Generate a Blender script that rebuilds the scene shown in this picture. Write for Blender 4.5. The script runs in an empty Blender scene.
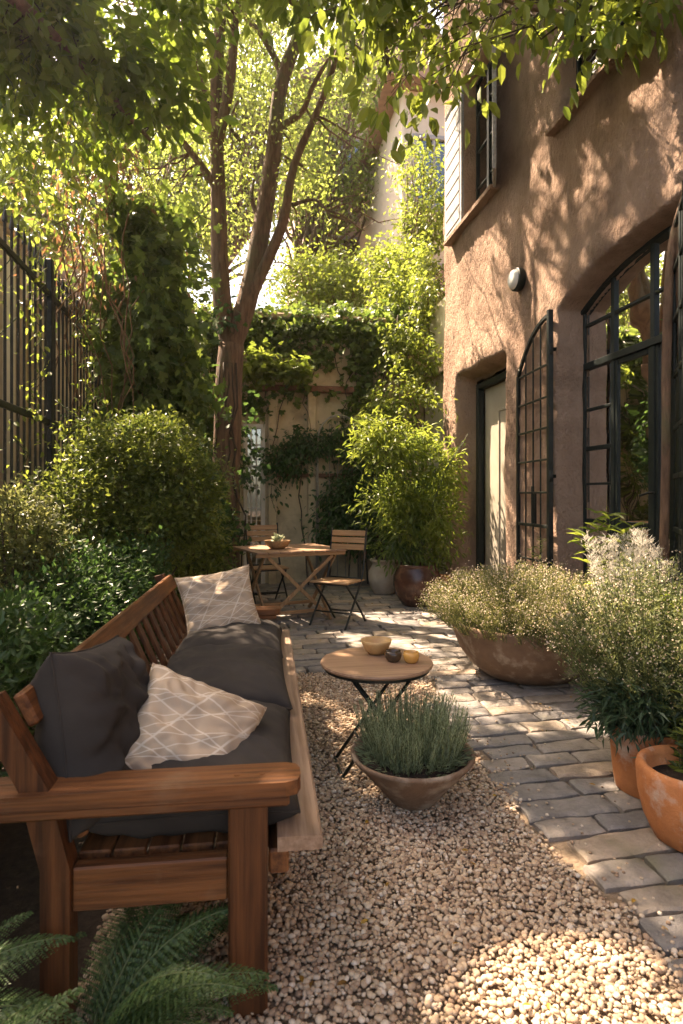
import bpy, math, random
import numpy as np
from math import radians as R, pi, sin, cos, tan, atan
from mathutils import Vector, Matrix

# ------------------------------------------------------------------ camera, sky, sun, exposure
scn = bpy.context.scene
col = scn.collection
YAW = R(9.6)
cam_d = bpy.data.cameras.new('camera')
cam = bpy.data.objects.new('camera', cam_d); col.objects.link(cam)
cam.location = (0, 0, 1.32)
cam.rotation_euler = (R(90), 0, -YAW)
cam_d.sensor_fit = 'VERTICAL'; cam_d.sensor_height = 36.0; cam_d.sensor_width = 24.0
cam_d.lens = 600 / 1024 * 36
cam_d.shift_y = -15 / 1024
cam_d.clip_start = 0.05; cam_d.clip_end = 600
cam_d.dof.use_dof = True; cam_d.dof.focus_distance = 3.6; cam_d.dof.aperture_fstop = 4.5
scn.camera = cam

SUN_EL = R(55); SUN_AZ = R(39)          # azimuth measured from +Y towards -X
S = np.array([-cos(SUN_EL) * sin(SUN_AZ), cos(SUN_EL) * cos(SUN_AZ), sin(SUN_EL)])   # towards the sun
w = bpy.data.worlds.new('World'); scn.world = w; w.use_nodes = True
nt = w.node_tree; nt.nodes.clear()
sky = nt.nodes.new('ShaderNodeTexSky'); sky.sky_type = 'NISHITA'; sky.sun_disc = False
sky.sun_elevation = SUN_EL; sky.sun_rotation = -SUN_AZ
sky.air_density = 1.0; sky.dust_density = 3.5; sky.ozone_density = 0.6
bg = nt.nodes.new('ShaderNodeBackground'); bg.inputs['Strength'].default_value = 0.12
wo = nt.nodes.new('ShaderNodeOutputWorld')
nt.links.new(sky.outputs[0], bg.inputs[0]); nt.links.new(bg.outputs[0], wo.inputs[0])
sd = bpy.data.lights.new('sun', 'SUN'); sd.energy = 5.0; sd.angle = R(0.6); sd.color = (1.0, 0.90, 0.79)
so = bpy.data.objects.new('sun', sd); col.objects.link(so)
so.rotation_euler = Vector(S).to_track_quat('Z', 'Y').to_euler()
scn.view_settings.view_transform = 'Standard'; scn.view_settings.look = 'None'
scn.view_settings.gamma = 1.0; scn.view_settings.use_curve_mapping = False
scn.view_settings.exposure = 2.42
try:
    scn.view_settings.use_white_balance = True
    scn.view_settings.white_balance_temperature = 8200
    scn.view_settings.white_balance_tint = 15
except Exception: pass

rng = np.random.default_rng(7)
random.seed(7)

# ------------------------------------------------------------------ measuring helpers (photo pixel -> place in the world)
F = 600.0
def ground(px, py, h=0.0):
    d = F * (1.32 - h) / (py - 497.0); l = (px - 341.5) / F * d
    return np.array([l * cos(YAW) + d * sin(YAW), d * cos(YAW) - l * sin(YAW)])
def onwall(px, py, X=2.72):
    a = atan((px - 341.5) / F) + YAW; Y = X / tan(a); d = Y * cos(YAW) + X * sin(YAW)
    return Y, 1.32 + (497 - py) * d / F
def onplane(px, py, Y):
    a = atan((px - 341.5) / F) + YAW; X = Y * tan(a); d = Y * cos(YAW) + X * sin(YAW)
    return np.array([X, Y, 1.32 + (497 - py) * d / F])

# ------------------------------------------------------------------ numpy noise
def _h(ix, iy, iz, seed):
    n = (ix * 374761393 + iy * 668265263 + iz * 2147483647 + seed * 974634777) & 0xFFFFFFFF
    n = ((n ^ (n >> 13)) * 1274126177) & 0xFFFFFFFF
    n = n ^ (n >> 16)
    return (n & 0xFFFF) / 65535.0 * 2 - 1
def vnoise(x, y, z=0.0, seed=0):
    x, y, z = np.broadcast_arrays(np.asarray(x, float), np.asarray(y, float), np.asarray(z, float))
    xi = np.floor(x).astype(np.int64); yi = np.floor(y).astype(np.int64); zi = np.floor(z).astype(np.int64)
    fx = x - xi; fy = y - yi; fz = z - zi
    u = fx * fx * (3 - 2 * fx); v = fy * fy * (3 - 2 * fy); t = fz * fz * (3 - 2 * fz)
    r = 0
    for a in (0, 1):
        for b in (0, 1):
            for c in (0, 1):
                wgt = (u if a else 1 - u) * (v if b else 1 - v) * (t if c else 1 - t)
                r = r + wgt * _h(xi + a, yi + b, zi + c, seed)
    return r

# ------------------------------------------------------------------ materials
def new_mat(name):
    m = bpy.data.materials.new(name); m.use_nodes = True
    return m, m.node_tree, m.node_tree.nodes['Principled BSDF']
def N(nt, kind, **kw):
    n = nt.nodes.new(kind)
    for k, v in kw.items():
        if k.startswith('i_'): n.inputs[k[2:].replace('_', ' ')].default_value = v
        else: setattr(n, k, v)
    return n
def mixcol(nt, fac, a, b):
    m = nt.nodes.new('ShaderNodeMix'); m.data_type = 'RGBA'
    for s, v in ((m.inputs[0], fac), (m.inputs[6], a), (m.inputs[7], b)):
        if hasattr(v, 'is_output'): nt.links.new(v, s)
        else: s.default_value = v if not isinstance(v, tuple) else (*v[:3], 1)
    return m.outputs[2]
def ramp(nt, src, lo, hi):
    r = nt.nodes.new('ShaderNodeMapRange'); r.inputs[1].default_value = lo; r.inputs[2].default_value = hi
    nt.links.new(src, r.inputs[0]); return r.outputs[0]
def surf(name, c1, c2, scale=6.0, rough=0.8, bump=0.3, bscale=40.0, stretch=(1, 1, 1), c3=None, s3=1.5, metal=0.0, lo=.35, hi=.65, bdist=.01, attr=None, spec=.4, thr3=(.5, .7)):
    m, nt, p = new_mat(name)
    tc = N(nt, 'ShaderNodeTexCoord'); mp = N(nt, 'ShaderNodeMapping'); mp.inputs['Scale'].default_value = stretch
    nt.links.new(tc.outputs['Object'], mp.inputs[0])
    n1 = N(nt, 'ShaderNodeTexNoise', i_Scale=scale, i_Detail=6.0, i_Roughness=.6); nt.links.new(mp.outputs[0], n1.inputs['Vector'])
    c = mixcol(nt, ramp(nt, n1.outputs['Fac'], lo, hi), c1, c2)
    if c3 is not None:
        n3 = N(nt, 'ShaderNodeTexNoise', i_Scale=s3, i_Detail=5.0, i_Roughness=.65); nt.links.new(tc.outputs['Object'], n3.inputs['Vector'])
        c = mixcol(nt, ramp(nt, n3.outputs['Fac'], *thr3), c, c3)
    if attr:
        at = N(nt, 'ShaderNodeAttribute', attribute_name='tint')
        hs = N(nt, 'ShaderNodeHueSaturation')
        mr = nt.nodes.new('ShaderNodeMapRange'); mr.inputs[3].default_value = attr[0]; mr.inputs[4].default_value = attr[1]
        nt.links.new(at.outputs['Fac'], mr.inputs[0]); nt.links.new(mr.outputs[0], hs.inputs['Value']); nt.links.new(c, hs.inputs['Color']); c = hs.outputs[0]
    nt.links.new(c, p.inputs['Base Color'])
    p.inputs['Roughness'].default_value = rough; p.inputs['Metallic'].default_value = metal
    p.inputs['Specular IOR Level'].default_value = spec
    if bump:
        n2 = N(nt, 'ShaderNodeTexNoise', i_Scale=bscale, i_Detail=8.0, i_Roughness=.65); nt.links.new(mp.outputs[0], n2.inputs['Vector'])
        b = N(nt, 'ShaderNodeBump'); b.inputs['Strength'].default_value = bump; b.inputs['Distance'].default_value = bdist
        nt.links.new(n2.outputs['Fac'], b.inputs['Height']); nt.links.new(b.outputs[0], p.inputs['Normal'])
    return m
def leafmat(name, dark, light, transl=.45, rough=.42, tcol=None, spec=.4):
    m, nt, p = new_mat(name)
    at = N(nt, 'ShaderNodeAttribute', attribute_name='tint')
    c = mixcol(nt, at.outputs['Fac'], dark, light)
    nt.links.new(c, p.inputs['Base Color']); p.inputs['Roughness'].default_value = rough
    p.inputs['Specular IOR Level'].default_value = spec
    tr = N(nt, 'ShaderNodeBsdfTranslucent')
    hs = N(nt, 'ShaderNodeHueSaturation'); hs.inputs['Hue'].default_value = .485; hs.inputs['Value'].default_value = 2.0; hs.inputs['Saturation'].default_value = 1.04
    nt.links.new(c, hs.inputs['Color']); nt.links.new(hs.outputs[0], tr.inputs[0])
    mx = N(nt, 'ShaderNodeMixShader'); mx.inputs[0].default_value = transl
    nt.links.new(p.outputs[0], mx.inputs[1]); nt.links.new(tr.outputs[0], mx.inputs[2])
    nt.links.new(mx.outputs[0], nt.nodes['Material Output'].inputs[0])
    return m
def wood(name, c1, c2, axis='y', rough=.5, bump=.25, spec=.3, c3=None):
    st = {'x': (2, 45, 45), 'y': (45, 2, 45), 'z': (45, 45, 2)}[axis]
    return surf(name, c1, c2, scale=1.0, rough=rough, bump=bump, bscale=2.2, stretch=st, lo=.36, hi=.64, bdist=.005, spec=spec, c3=c3, s3=3.5, thr3=(.55, .85))

M = {}
M['stucco'] = surf('stucco', (.41, .265, .190), (.51, .35, .26), 3.0, .95, 1.0, 36.0, c3=(.27, .175, .125), s3=1.5, bdist=.10, thr3=(.50, .68), spec=.15, stretch=(1, 1, .55))
M['plaster'] = surf('plaster', (.62, .49, .31), (.50, .39, .24), 2.2, .92, .5, 30, c3=(.24, .18, .12), s3=1.3, bdist=.02)
M['plaster_pale'] = surf('plaster_pale', (.84, .76, .60), (.78, .70, .55), 2.2, .92, .4, 30, c3=(.36, .31, .24), s3=1.1, bdist=.02)
M['trim'] = surf('trim', (.46, .34, .24), (.38, .27, .19), 8, .85, .5, 30, bdist=.01)
M['iron'] = surf('iron', (.012, .016, .014), (.022, .024, .02), 20, .45, .2, 60, c3=(.07, .035, .02), s3=9, metal=.3, thr3=(.6, .75))
M['iron_green'] = surf('iron_green', (.007, .011, .010), (.012, .018, .016), 20, .5, .15, 60, spec=.25)
M['rust'] = surf('rust', (.05, .022, .012), (.10, .045, .02), 25, .7, .4, 60, metal=.3)
M['teak_x'] = wood('teak_x', (.185, .070, .024), (.055, .019, .007), 'x', .5, .5, c3=(.20, .125, .075))
M['teak_y'] = wood('teak_y', (.20, .078, .028), (.062, .022, .009), 'y', .5, .5, c3=(.20, .125, .075))
M['teak_z_shaded'] = wood('teak_z_shaded', (.125, .045, .016), (.038, .013, .005), 'z', .5, .5, c3=(.16, .095, .055))  # shade on the legs put into a darker teak colour; slats share it
M['weathered_y'] = wood('weathered_y', (.34, .235, .165), (.20, .125, .08), 'y', .7)
M['light_wood_x'] = wood('light_wood_x', (.42, .25, .13), (.28, .15, .07), 'x', .5)
M['light_wood_z'] = wood('light_wood_z', (.38, .23, .12), (.25, .14, .07), 'z', .5)
M['table_wood'] = wood('table_wood', (.38, .235, .15), (.24, .14, .085), 'x', .45)
M['greywood'] = wood('greywood', (.40, .385, .39), (.25, .24, .245), 'y', .75)
M['door'] = surf('door_paint', (.36, .32, .26), (.32, .28, .22), 5, .6, .1, 60)  # even paint, darkened: the doorway's shade is put into its colour
M['soil'] = surf('soil', (.035, .022, .014), (.06, .04, .026), 30, .95, .8, 60, bdist=.02)
M['terracotta'] = surf('terracotta', (.56, .215, .078), (.38, .13, .046), 7, .75, .4, 60, c3=(.56, .45, .36), s3=6, bdist=.01, thr3=(.50, .66))
M['clay_bowl'] = surf('clay_bowl', (.215, .135, .085), (.15, .092, .06), 7, .8, .4, 60, c3=(.36, .29, .22), s3=6, bdist=.012, thr3=(.50, .66))
M['glaze'] = surf('glaze', (.10, .042, .026), (.05, .024, .018), 5, .25, .1, 30, c3=(.20, .10, .06), s3=6)
M['urn'] = surf('urn_clay', (.50, .42, .34), (.38, .31, .25), 6, .8, .3, 50)
M['bark'] = surf('bark', (.23, .135, .085), (.11, .065, .042), 3.0, .9, 1.0, 4, stretch=(7, 7, 1.5), bdist=.05, c3=(.13, .12, .06), s3=2)
M['twig'] = surf('twig', (.075, .052, .032), (.045, .03, .02), 9, .85, .3, 40)
M['stemg'] = surf('green_stem', (.10, .13, .05), (.07, .09, .03), 9, .6, .1, 40)
M['dry'] = surf('dry_vine', (.20, .115, .055), (.12, .066, .033), 9, .85, .3, 40)
M['white_glass'] = surf('opal_glass', (.7, .7, .68), (.62, .62, .6), 6, .25, .05, 30)
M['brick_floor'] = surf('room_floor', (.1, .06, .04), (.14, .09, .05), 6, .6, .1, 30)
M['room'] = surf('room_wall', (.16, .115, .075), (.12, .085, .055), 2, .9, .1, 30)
M['curtain'] = surf('curtain_cloth', (.75, .62, .45), (.68, .55, .4), 3, .9, .2, 60)
M['wicker'] = surf('wicker', (.44, .26, .12), (.30, .16, .07), 60, .7, .6, 120)
M['horn'] = surf('carved_wood', (.60, .38, .17), (.42, .24, .10), 9, .4, .15, 60)
M['dark_glass_jar'] = surf('smoked_jar', (.05, .03, .02), (.09, .055, .03), 9, .12, 0)
M['amber'] = surf('amber_wax', (.72, .38, .10), (.55, .27, .07), 9, .2, 0)
M['flower'] = leafmat('pale_flower', (.48, .38, .27), (.70, .60, .48), .35)
M['plume'] = leafmat('plume', (.40, .38, .33), (.60, .58, .52), .5)
M['leaf_main'] = leafmat('leaf_main', (.09, .135, .03), (.22, .27, .07), .58)
M['leaf_big'] = leafmat('leaf_big', (.055, .105, .018), (.145, .205, .035), .55)
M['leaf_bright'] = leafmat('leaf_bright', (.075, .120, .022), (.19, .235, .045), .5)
M['leaf_dark'] = leafmat('leaf_dark', (.02, .055, .016), (.06, .12, .03), .35)
M['leaf_box'] = leafmat('leaf_box', (.035, .065, .016), (.15, .185, .038), .42)
M['leaf_pale'] = leafmat('leaf_pale', (.05, .075, .02), (.20, .21, .08), .4)
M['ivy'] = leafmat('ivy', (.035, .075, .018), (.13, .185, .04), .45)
M['fern'] = leafmat('fern', (.028, .070, .026), (.11, .18, .06), .4)
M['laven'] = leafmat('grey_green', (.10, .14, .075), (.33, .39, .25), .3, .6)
M['sage'] = leafmat('sage', (.07, .095, .03), (.21, .23, .09), .3, .6)
M['blue_leaf'] = leafmat('blue_leaf', (.022, .052, .024), (.065, .105, .05), .25)
M['fabric_dark'] = surf('charcoal_cloth', (.030, .0265, .0245), (.046, .040, .036), 4, .95, .35, 300, bdist=.002, spec=.2)

def glass_mat():
    m, nt, p = new_mat('window_glass')
    nt.nodes.remove(p)
    lw = N(nt, 'ShaderNodeFresnel', i_IOR=2.4)
    t = N(nt, 'ShaderNodeBsdfTransparent'); t.inputs[0].default_value = (.82, .84, .80, 1)
    g = N(nt, 'ShaderNodeBsdfGlossy'); g.inputs['Roughness'].default_value = .015; g.inputs[0].default_value = (.95, .95, .95, 1)
    n = N(nt, 'ShaderNodeTexNoise', i_Scale=2.2, i_Detail=1.0); b = N(nt, 'ShaderNodeBump', i_Strength=.12, i_Distance=.05)
    tc = N(nt, 'ShaderNodeTexCoord'); nt.links.new(tc.outputs['Object'], n.inputs['Vector'])
    nt.links.new(n.outputs['Fac'], b.inputs['Height']); nt.links.new(b.outputs[0], g.inputs['Normal'])
    mx = N(nt, 'ShaderNodeMixShader'); nt.links.new(lw.outputs[0], mx.inputs[0]); nt.links.new(t.outputs[0], mx.inputs[1]); nt.links.new(g.outputs[0], mx.inputs[2])
    nt.links.new(mx.outputs[0], nt.nodes['Material Output'].inputs[0])
    return m
M['glass'] = glass_mat()

def pillow_mat():
    m, nt, p = new_mat('woven_pillow_cloth')
    tc = N(nt, 'ShaderNodeTexCoord')
    last = None
    for ang, sc_, ph, dist in ((60, 8, 0, .9), (71, 9.5, 2.3, 1.1), (98, 7, 4.1, .9), (110, 6, 7, 1.1), (33, 4, 1.7, .8)):
        mp = N(nt, 'ShaderNodeMapping'); mp.inputs['Rotation'].default_value = (0, 0, R(ang)); mp.inputs['Location'].default_value = (ph, ph, 0)
        nt.links.new(tc.outputs['Object'], mp.inputs[0])
        wv = N(nt, 'ShaderNodeTexWave', i_Scale=sc_ * .55, i_Distortion=dist, i_Detail=1.0); wv.inputs['Detail Scale'].default_value = .6
        nt.links.new(mp.outputs[0], wv.inputs['Vector'])
        r = ramp(nt, wv.outputs['Fac'], .990, .9995)
        if last is None: last = r
        else:
            mm = N(nt, 'ShaderNodeMath', operation='MAXIMUM'); nt.links.new(last, mm.inputs[0]); nt.links.new(r, mm.inputs[1]); last = mm.outputs[0]
    n1 = N(nt, 'ShaderNodeTexNoise', i_Scale=9.0, i_Detail=4.0); nt.links.new(tc.outputs['Object'], n1.inputs['Vector'])
    base = mixcol(nt, ramp(nt, n1.outputs['Fac'], .35, .65), (.44, .34, .25), (.37, .28, .20))
    c = mixcol(nt, last, base, (.58, .49, .39))
    nt.links.new(c, p.inputs['Base Color']); p.inputs['Roughness'].default_value = .95; p.inputs['Specular IOR Level'].default_value = .2
    n2 = N(nt, 'ShaderNodeTexNoise', i_Scale=260.0, i_Detail=2.0); nt.links.new(tc.outputs['Object'], n2.inputs['Vector'])
    b = N(nt, 'ShaderNodeBump', i_Strength=.4, i_Distance=.002); nt.links.new(n2.outputs['Fac'], b.inputs['Height']); nt.links.new(b.outputs[0], p.inputs['Normal'])
    return m
M['pillow'] = pillow_mat()

def pebble_mat():
    m, nt, p = new_mat('pebbles')
    at = N(nt, 'ShaderNodeAttribute', attribute_name='tint')
    cr = N(nt, 'ShaderNodeValToRGB'); nt.links.new(at.outputs['Fac'], cr.inputs[0])
    e = cr.color_ramp.elements; e[0].position = 0; e[0].color = (.20, .13, .085, 1); e[1].position = 1; e[1].color = (.60, .50, .40, 1)
    for ps, c in ((.15, (.30, .20, .135, 1)), (.45, (.42, .30, .20, 1)), (.75, (.50, .39, .28, 1))):
        x = e.new(ps); x.color = c
    nt.links.new(cr.outputs[0], p.inputs['Base Color']); p.inputs['Roughness'].default_value = .75; p.inputs['Specular IOR Level'].default_value = .3
    return m
M['pebble'] = pebble_mat()
def paver_mat():
    m, nt, p = new_mat('stone_pavers')
    tc = N(nt, 'ShaderNodeTexCoord')
    at = N(nt, 'ShaderNodeAttribute', attribute_name='tint')
    cr = N(nt, 'ShaderNodeValToRGB'); nt.links.new(at.outputs['Fac'], cr.inputs[0])
    e = cr.color_ramp.elements; e[0].position = 0; e[0].color = (.165, .152, .145, 1); e[1].position = 1; e[1].color = (.38, .29, .215, 1)
    for ps, c in ((.3, (.205, .187, .172, 1)), (.55, (.27, .235, .205, 1)), (.8, (.27, .23, .19, 1))):
        x = e.new(ps); x.color = c
    n1 = N(nt, 'ShaderNodeTexNoise', i_Scale=9.0, i_Detail=8.0, i_Roughness=.7); nt.links.new(tc.outputs['Object'], n1.inputs['Vector'])
    hs = N(nt, 'ShaderNodeHueSaturation'); nt.links.new(cr.outputs[0], hs.inputs['Color'])
    mr = nt.nodes.new('ShaderNodeMapRange'); mr.inputs[1].default_value = .3; mr.inputs[2].default_value = .7; mr.inputs[3].default_value = .65; mr.inputs[4].default_value = 1.35
    nt.links.new(n1.outputs['Fac'], mr.inputs[0]); nt.links.new(mr.outputs[0], hs.inputs['Value'])
    n3 = N(nt, 'ShaderNodeTexNoise', i_Scale=2.3, i_Detail=6.0); nt.links.new(tc.outputs['Object'], n3.inputs['Vector'])
    c = mixcol(nt, ramp(nt, n3.outputs['Fac'], .6, .75), hs.outputs[0], (.14, .13, .07))
    nt.links.new(c, p.inputs['Base Color']); p.inputs['Roughness'].default_value = .7; p.inputs['Specular IOR Level'].default_value = .35
    n2 = N(nt, 'ShaderNodeTexNoise', i_Scale=22.0, i_Detail=9.0, i_Roughness=.65); nt.links.new(tc.outputs['Object'], n2.inputs['Vector'])
    b = N(nt, 'ShaderNodeBump', i_Strength=.8, i_Distance=.022); nt.links.new(n2.outputs['Fac'], b.inputs['Height']); nt.links.new(b.outputs[0], p.inputs['Normal'])
    return m
M['paver'] = paver_mat()

# ------------------------------------------------------------------ object helpers
def tag(o, label=None, cat=None, group=None, kind=None):
    if label: o['label'] = label
    if cat: o['category'] = cat
    if group: o['group'] = group
    if kind: o['kind'] = kind
    return o
def empty(name, loc=(0, 0, 0), rz=0, **kw):
    o = bpy.data.objects.new(name, None); o.location = loc; o.rotation_euler = (0, 0, rz); o.empty_display_size = .1
    col.objects.link(o); return tag(o, **kw)
def norm(v):
    v = np.asarray(v, float); n = np.linalg.norm(v, axis=-1, keepdims=True); return v / np.maximum(n, 1e-9)
def frame_of(d, up=(0, 0, 1)):
    d = norm(d); u = np.array(up, float)
    if abs(np.dot(d, u)) > .97: u = np.array([1., 0, 0])
    s = norm(np.cross(d, u)); return d, s, np.cross(s, d)

class MB:
    def __init__(self): self.v = []; self.f = []; self.t = []; self.n = 0
    def add(self, V, Fc, tint=None):
        V = np.asarray(V, float).reshape(-1, 3)
        self.v.append(V)
        for q in Fc: self.f.append(np.asarray(q, np.int64) + self.n)
        self.t.append(np.full(len(V), .5) if tint is None else np.broadcast_to(np.asarray(tint, float), (len(V),)))
        self.n += len(V); return self
    def box(self, lo, hi, bev=.004, rot=None, piv=None):
        lo = np.array(lo, float); hi = np.array(hi, float); c = (lo + hi) / 2; h = (hi - lo) / 2
        b = min(bev, *(h * .45))
        V = []; Fc = []
        idx = {}
        for sx in (-1, 1):
            for sy in (-1, 1):
                for sz in (-1, 1):
                    s = np.array([sx, sy, sz])
                    for a in range(3):
                        p = h - b; p = p.copy(); p[a] = h[a]
                        idx[(sx, sy, sz, a)] = len(V); V.append(c + s * p)
        def q(l): Fc.append(l)
        for a in range(3):
            o = [i for i in range(3) if i != a]
            for s in (-1, 1):
                ring = []
                for (p, r) in ((-1, -1), (1, -1), (1, 1), (-1, 1)):
                    k = [0, 0, 0]; k[a] = s; k[o[0]] = p; k[o[1]] = r; ring.append(idx[(*k, a)])
                flip = (s > 0) != (a == 1)
                q(ring if flip else ring[::-1])
        for a in range(3):           # edges along axis a
            o = [i for i in range(3) if i != a]
            for p in (-1, 1):
                for r in (-1, 1):
                    k0 = [0, 0, 0]; k0[a] = -1; k0[o[0]] = p; k0[o[1]] = r
                    k1 = list(k0); k1[a] = 1
                    ring = [idx[(*k0, o[0])], idx[(*k1, o[0])], idx[(*k1, o[1])], idx[(*k0, o[1])]]
                    q(ring)
        for sx in (-1, 1):
            for sy in (-1, 1):
                for sz in (-1, 1):
                    q([idx[(sx, sy, sz, a)] for a in range(3)])
        V = np.array(V)
        if rot is not None:
            pv = c if piv is None else np.array(piv, float)
            V = (V - pv) @ np.array(rot.to_3x3()).T + pv
        return self.add(V, Fc)
    def bar(self, a, b, wd, th, up=(0, 0, 1), bev=.003):       # a beam from a to b: wd across, th along 'up'
        a = np.array(a, float); b = np.array(b, float); L = np.linalg.norm(b - a)
        d, s, u = frame_of(b - a, up)
        mb = MB().box((0, -wd / 2, -th / 2), (L, wd / 2, th / 2), bev)
        V = mb.v[0]; V = a + V[:, :1] * d + V[:, 1:2] * s + V[:, 2:3] * u
        return self.add(V, mb.f)
    def tube(self, pts, rad, n=8, cap=True, wob=0.0):
        pts = np.array(pts, float); k = len(pts)
        rad = np.broadcast_to(np.asarray(rad, float), (k,))
        T = np.zeros_like(pts); T[1:-1] = pts[2:] - pts[:-2]; T[0] = pts[1] - pts[0]; T[-1] = pts[-1] - pts[-2]; T = norm(T)
        _, s, u = frame_of(T[0]); V = []
        for i in range(k):
            s = s - np.dot(s, T[i]) * T[i]; s = norm(s); u = np.cross(s, T[i])
            an = np.arange(n) / n * 2 * pi
            r = rad[i] * (1 + (wob * vnoise(np.cos(an) * 1.7 + pts[i][0], np.sin(an) * 1.7 + pts[i][1], pts[i][2] * 1.3, 3) if wob else 0))
            V.append(pts[i] + (np.cos(an) * r)[:, None] * s + (np.sin(an) * r)[:, None] * u)
        Fc = []
        for i in range(k - 1):
            for j in range(n): Fc.append([i * n + j, i * n + (j + 1) % n, (i + 1) * n + (j + 1) % n, (i + 1) * n + j])
        if cap: Fc.append(list(range(n))[::-1]); Fc.append([(k - 1) * n + j for j in range(n)])
        return self.add(np.concatenate(V), Fc)
    def lathe(self, prof, c=(0, 0, 0), n=48, wob=0.0, squash=(1, 1)):
        V = []; an = np.arange(n) / n * 2 * pi
        for r, z in prof:
            rr = r * (1 + wob * vnoise(np.cos(an) * 1.3 + c[0] * 3, np.sin(an) * 1.3, z * 3, 5))
            V.append(np.stack([c[0] + rr * np.cos(an) * squash[0], c[1] + rr * np.sin(an) * squash[1], np.full(n, c[2] + z) + wob * .15 * np.sin(an + 1) * (r > 0.01) * r], 1))
        Fc = []
        for i in range(len(prof) - 1):
            for j in range(n): Fc.append([i * n + j, i * n + (j + 1) % n, (i + 1) * n + (j + 1) % n, (i + 1) * n + j])
        Fc.append(list(range(n))[::-1]); Fc.append([(len(prof) - 1) * n + j for j in range(n)])
        return self.add(np.concatenate(V), Fc)
    def prism(self, poly, axis, a, b):        # polygon in the two other axes, extruded along axis from a to b
        o = [i for i in range(3) if i != axis]; n = len(poly); V = np.zeros((2 * n, 3))
        for i, (p, q) in enumerate(poly):
            for k, e in ((0, a), (1, b)):
                V[i + k * n, o[0]] = p; V[i + k * n, o[1]] = q; V[i + k * n, axis] = e
        Fc = [list(range(n)), [n + i for i in range(n)][::-1]] + [[i, (i + 1) % n, n + (i + 1) % n, n + i] for i in range(n)]
        return self.add(V, Fc)
    def arrays(self): return np.concatenate(self.v), self.f, np.concatenate(self.t)
    def build(self, name, mat, parent=None, smooth=False, world=True):
        V, Fc, T = self.arrays()
        off = np.zeros(3)
        if parent is not None and world:
            q = parent
            while q.parent: q = q.parent
            off = np.array(q.location)
        me = bpy.data.meshes.new(name)
        V = V - off
        lens = np.array([len(x) for x in Fc], np.int32)
        loops = np.concatenate([np.asarray(x) for x in Fc]).astype(np.int32)
        _fill(me, V, loops, lens, T)
        return _link(me, name, mat, parent, smooth)

def _fill(me, V, loops, lens, T=None):
    me.vertices.add(len(V)); me.vertices.foreach_set('co', V.astype(np.float32).ravel())
    me.loops.add(len(loops)); me.loops.foreach_set('vertex_index', loops)
    me.polygons.add(len(lens)); st = np.zeros(len(lens), np.int32); st[1:] = np.cumsum(lens)[:-1]
    me.polygons.foreach_set('loop_start', st); me.polygons.foreach_set('loop_total', lens)
    if T is not None:
        at = me.attributes.new('tint', 'FLOAT', 'POINT'); at.data.foreach_set('value', T.astype(np.float32))
    me.update(calc_edges=True); me.validate()
def _link(me, name, mat, parent, smooth):
    if mat: me.materials.append(mat)
    me.polygons.foreach_set('use_smooth', np.full(len(me.polygons), bool(smooth)))
    o = bpy.data.objects.new(name, me); col.objects.link(o)
    if parent is not None: o.parent = parent
    if smooth == 'auto':
        try:
            me.set_sharp_from_angle(angle=R(40))
        except Exception: pass
    return o
def template_mesh(name, tv, tf, P, A, B, C, tint, mat, parent=None, smooth=False):
    """many copies of a little template in one mesh: vertex = P + a*A + b*B + c*C"""
    off = np.zeros(3)
    if parent is not None:
        q = parent
        while q.parent: q = q.parent
        off = np.array(q.location)
    tv = np.array(tv, float); n = len(P); k = len(tv)
    V = (P[:, None, :] - off) + tv[None, :, 0:1] * A[:, None, :] + tv[None, :, 1:2] * B[:, None, :] + tv[None, :, 2:3] * C[:, None, :]
    lens1 = np.array([len(x) for x in tf], np.int32); l1 = np.concatenate([np.array(x) for x in tf])
    loops = (l1[None, :] + (np.arange(n) * k)[:, None]).ravel().astype(np.int32)
    lens = np.tile(lens1, n)
    me = bpy.data.meshes.new(name)
    _fill(me, V.reshape(-1, 3), loops, lens, np.repeat(tint, k))
    return _link(me, name, mat, parent, smooth)

LEAF = {
 'diamond': ([(0, 0, 0), (.42, -.5, .07), (1, 0, -.04), (.42, .5, .07)], [(0, 1, 2), (0, 2, 3)]),
 'oval': ([(0, 0, 0), (.28, -.42, .06), (.68, -.38, .04), (1, 0, -.10), (.68, .38, .04), (.28, .42, .06), (.28, 0, 0), (.68, 0, -.03)],
          [(0, 1, 6), (0, 6, 5), (1, 2, 7, 6), (6, 7, 4, 5), (2, 3, 7), (7, 3, 4)]),
 'lobed': ([(0, 0, 0), (-.08, -.40, .04), (.18, -.62, .0), (.38, -.34, .05), (.68, -.44, -.02), (.70, -.16, .02), (1, 0, -.10), (.70, .16, .02), (.68, .44, -.02), (.38, .34, .05), (.18, .62, 0), (-.08, .40, .04), (.35, 0, 0)],
           [(0, 1, 2, 12), (12, 2, 3), (12, 3, 4, 5), (12, 5, 6), (12, 6, 7), (12, 7, 8, 9), (12, 9, 10), (12, 10, 11, 0)]),
 'blade': ([(0, -.5, 0), (0, .5, 0), (.35, -.5, .10), (.35, .5, .10), (.7, -.35, .10), (.7, .35, .10), (1, 0, -.05)], [(0, 1, 3, 2), (2, 3, 5, 4), (4, 5, 6)]),
}
def leaves(name, P, D, L, wr=.5, shape='diamond', mat=None, parent=None, tint=None, up=None, jit=.5):
    n = len(P)
    if n == 0: P = np.zeros((1, 3)); D = np.array([[0, 0, 1.]]); n = 1
    D = norm(D)
    Nn = rng.normal(0, jit, (n, 3)) + (np.array([0, 0, 1.]) if up is None else up)
    Sd = norm(np.cross(D, Nn)); Nn = np.cross(Sd, D)
    L = np.broadcast_to(np.asarray(L, float), (n,))[:, None]
    if tint is None: tint = rng.random(n)
    else: tint = np.broadcast_to(tint, (n,))
    tv, tf = LEAF[shape]
    return template_mesh(name, tv, tf, P, D * L, Sd * L * wr, Nn * L, tint, mat, parent)

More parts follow.
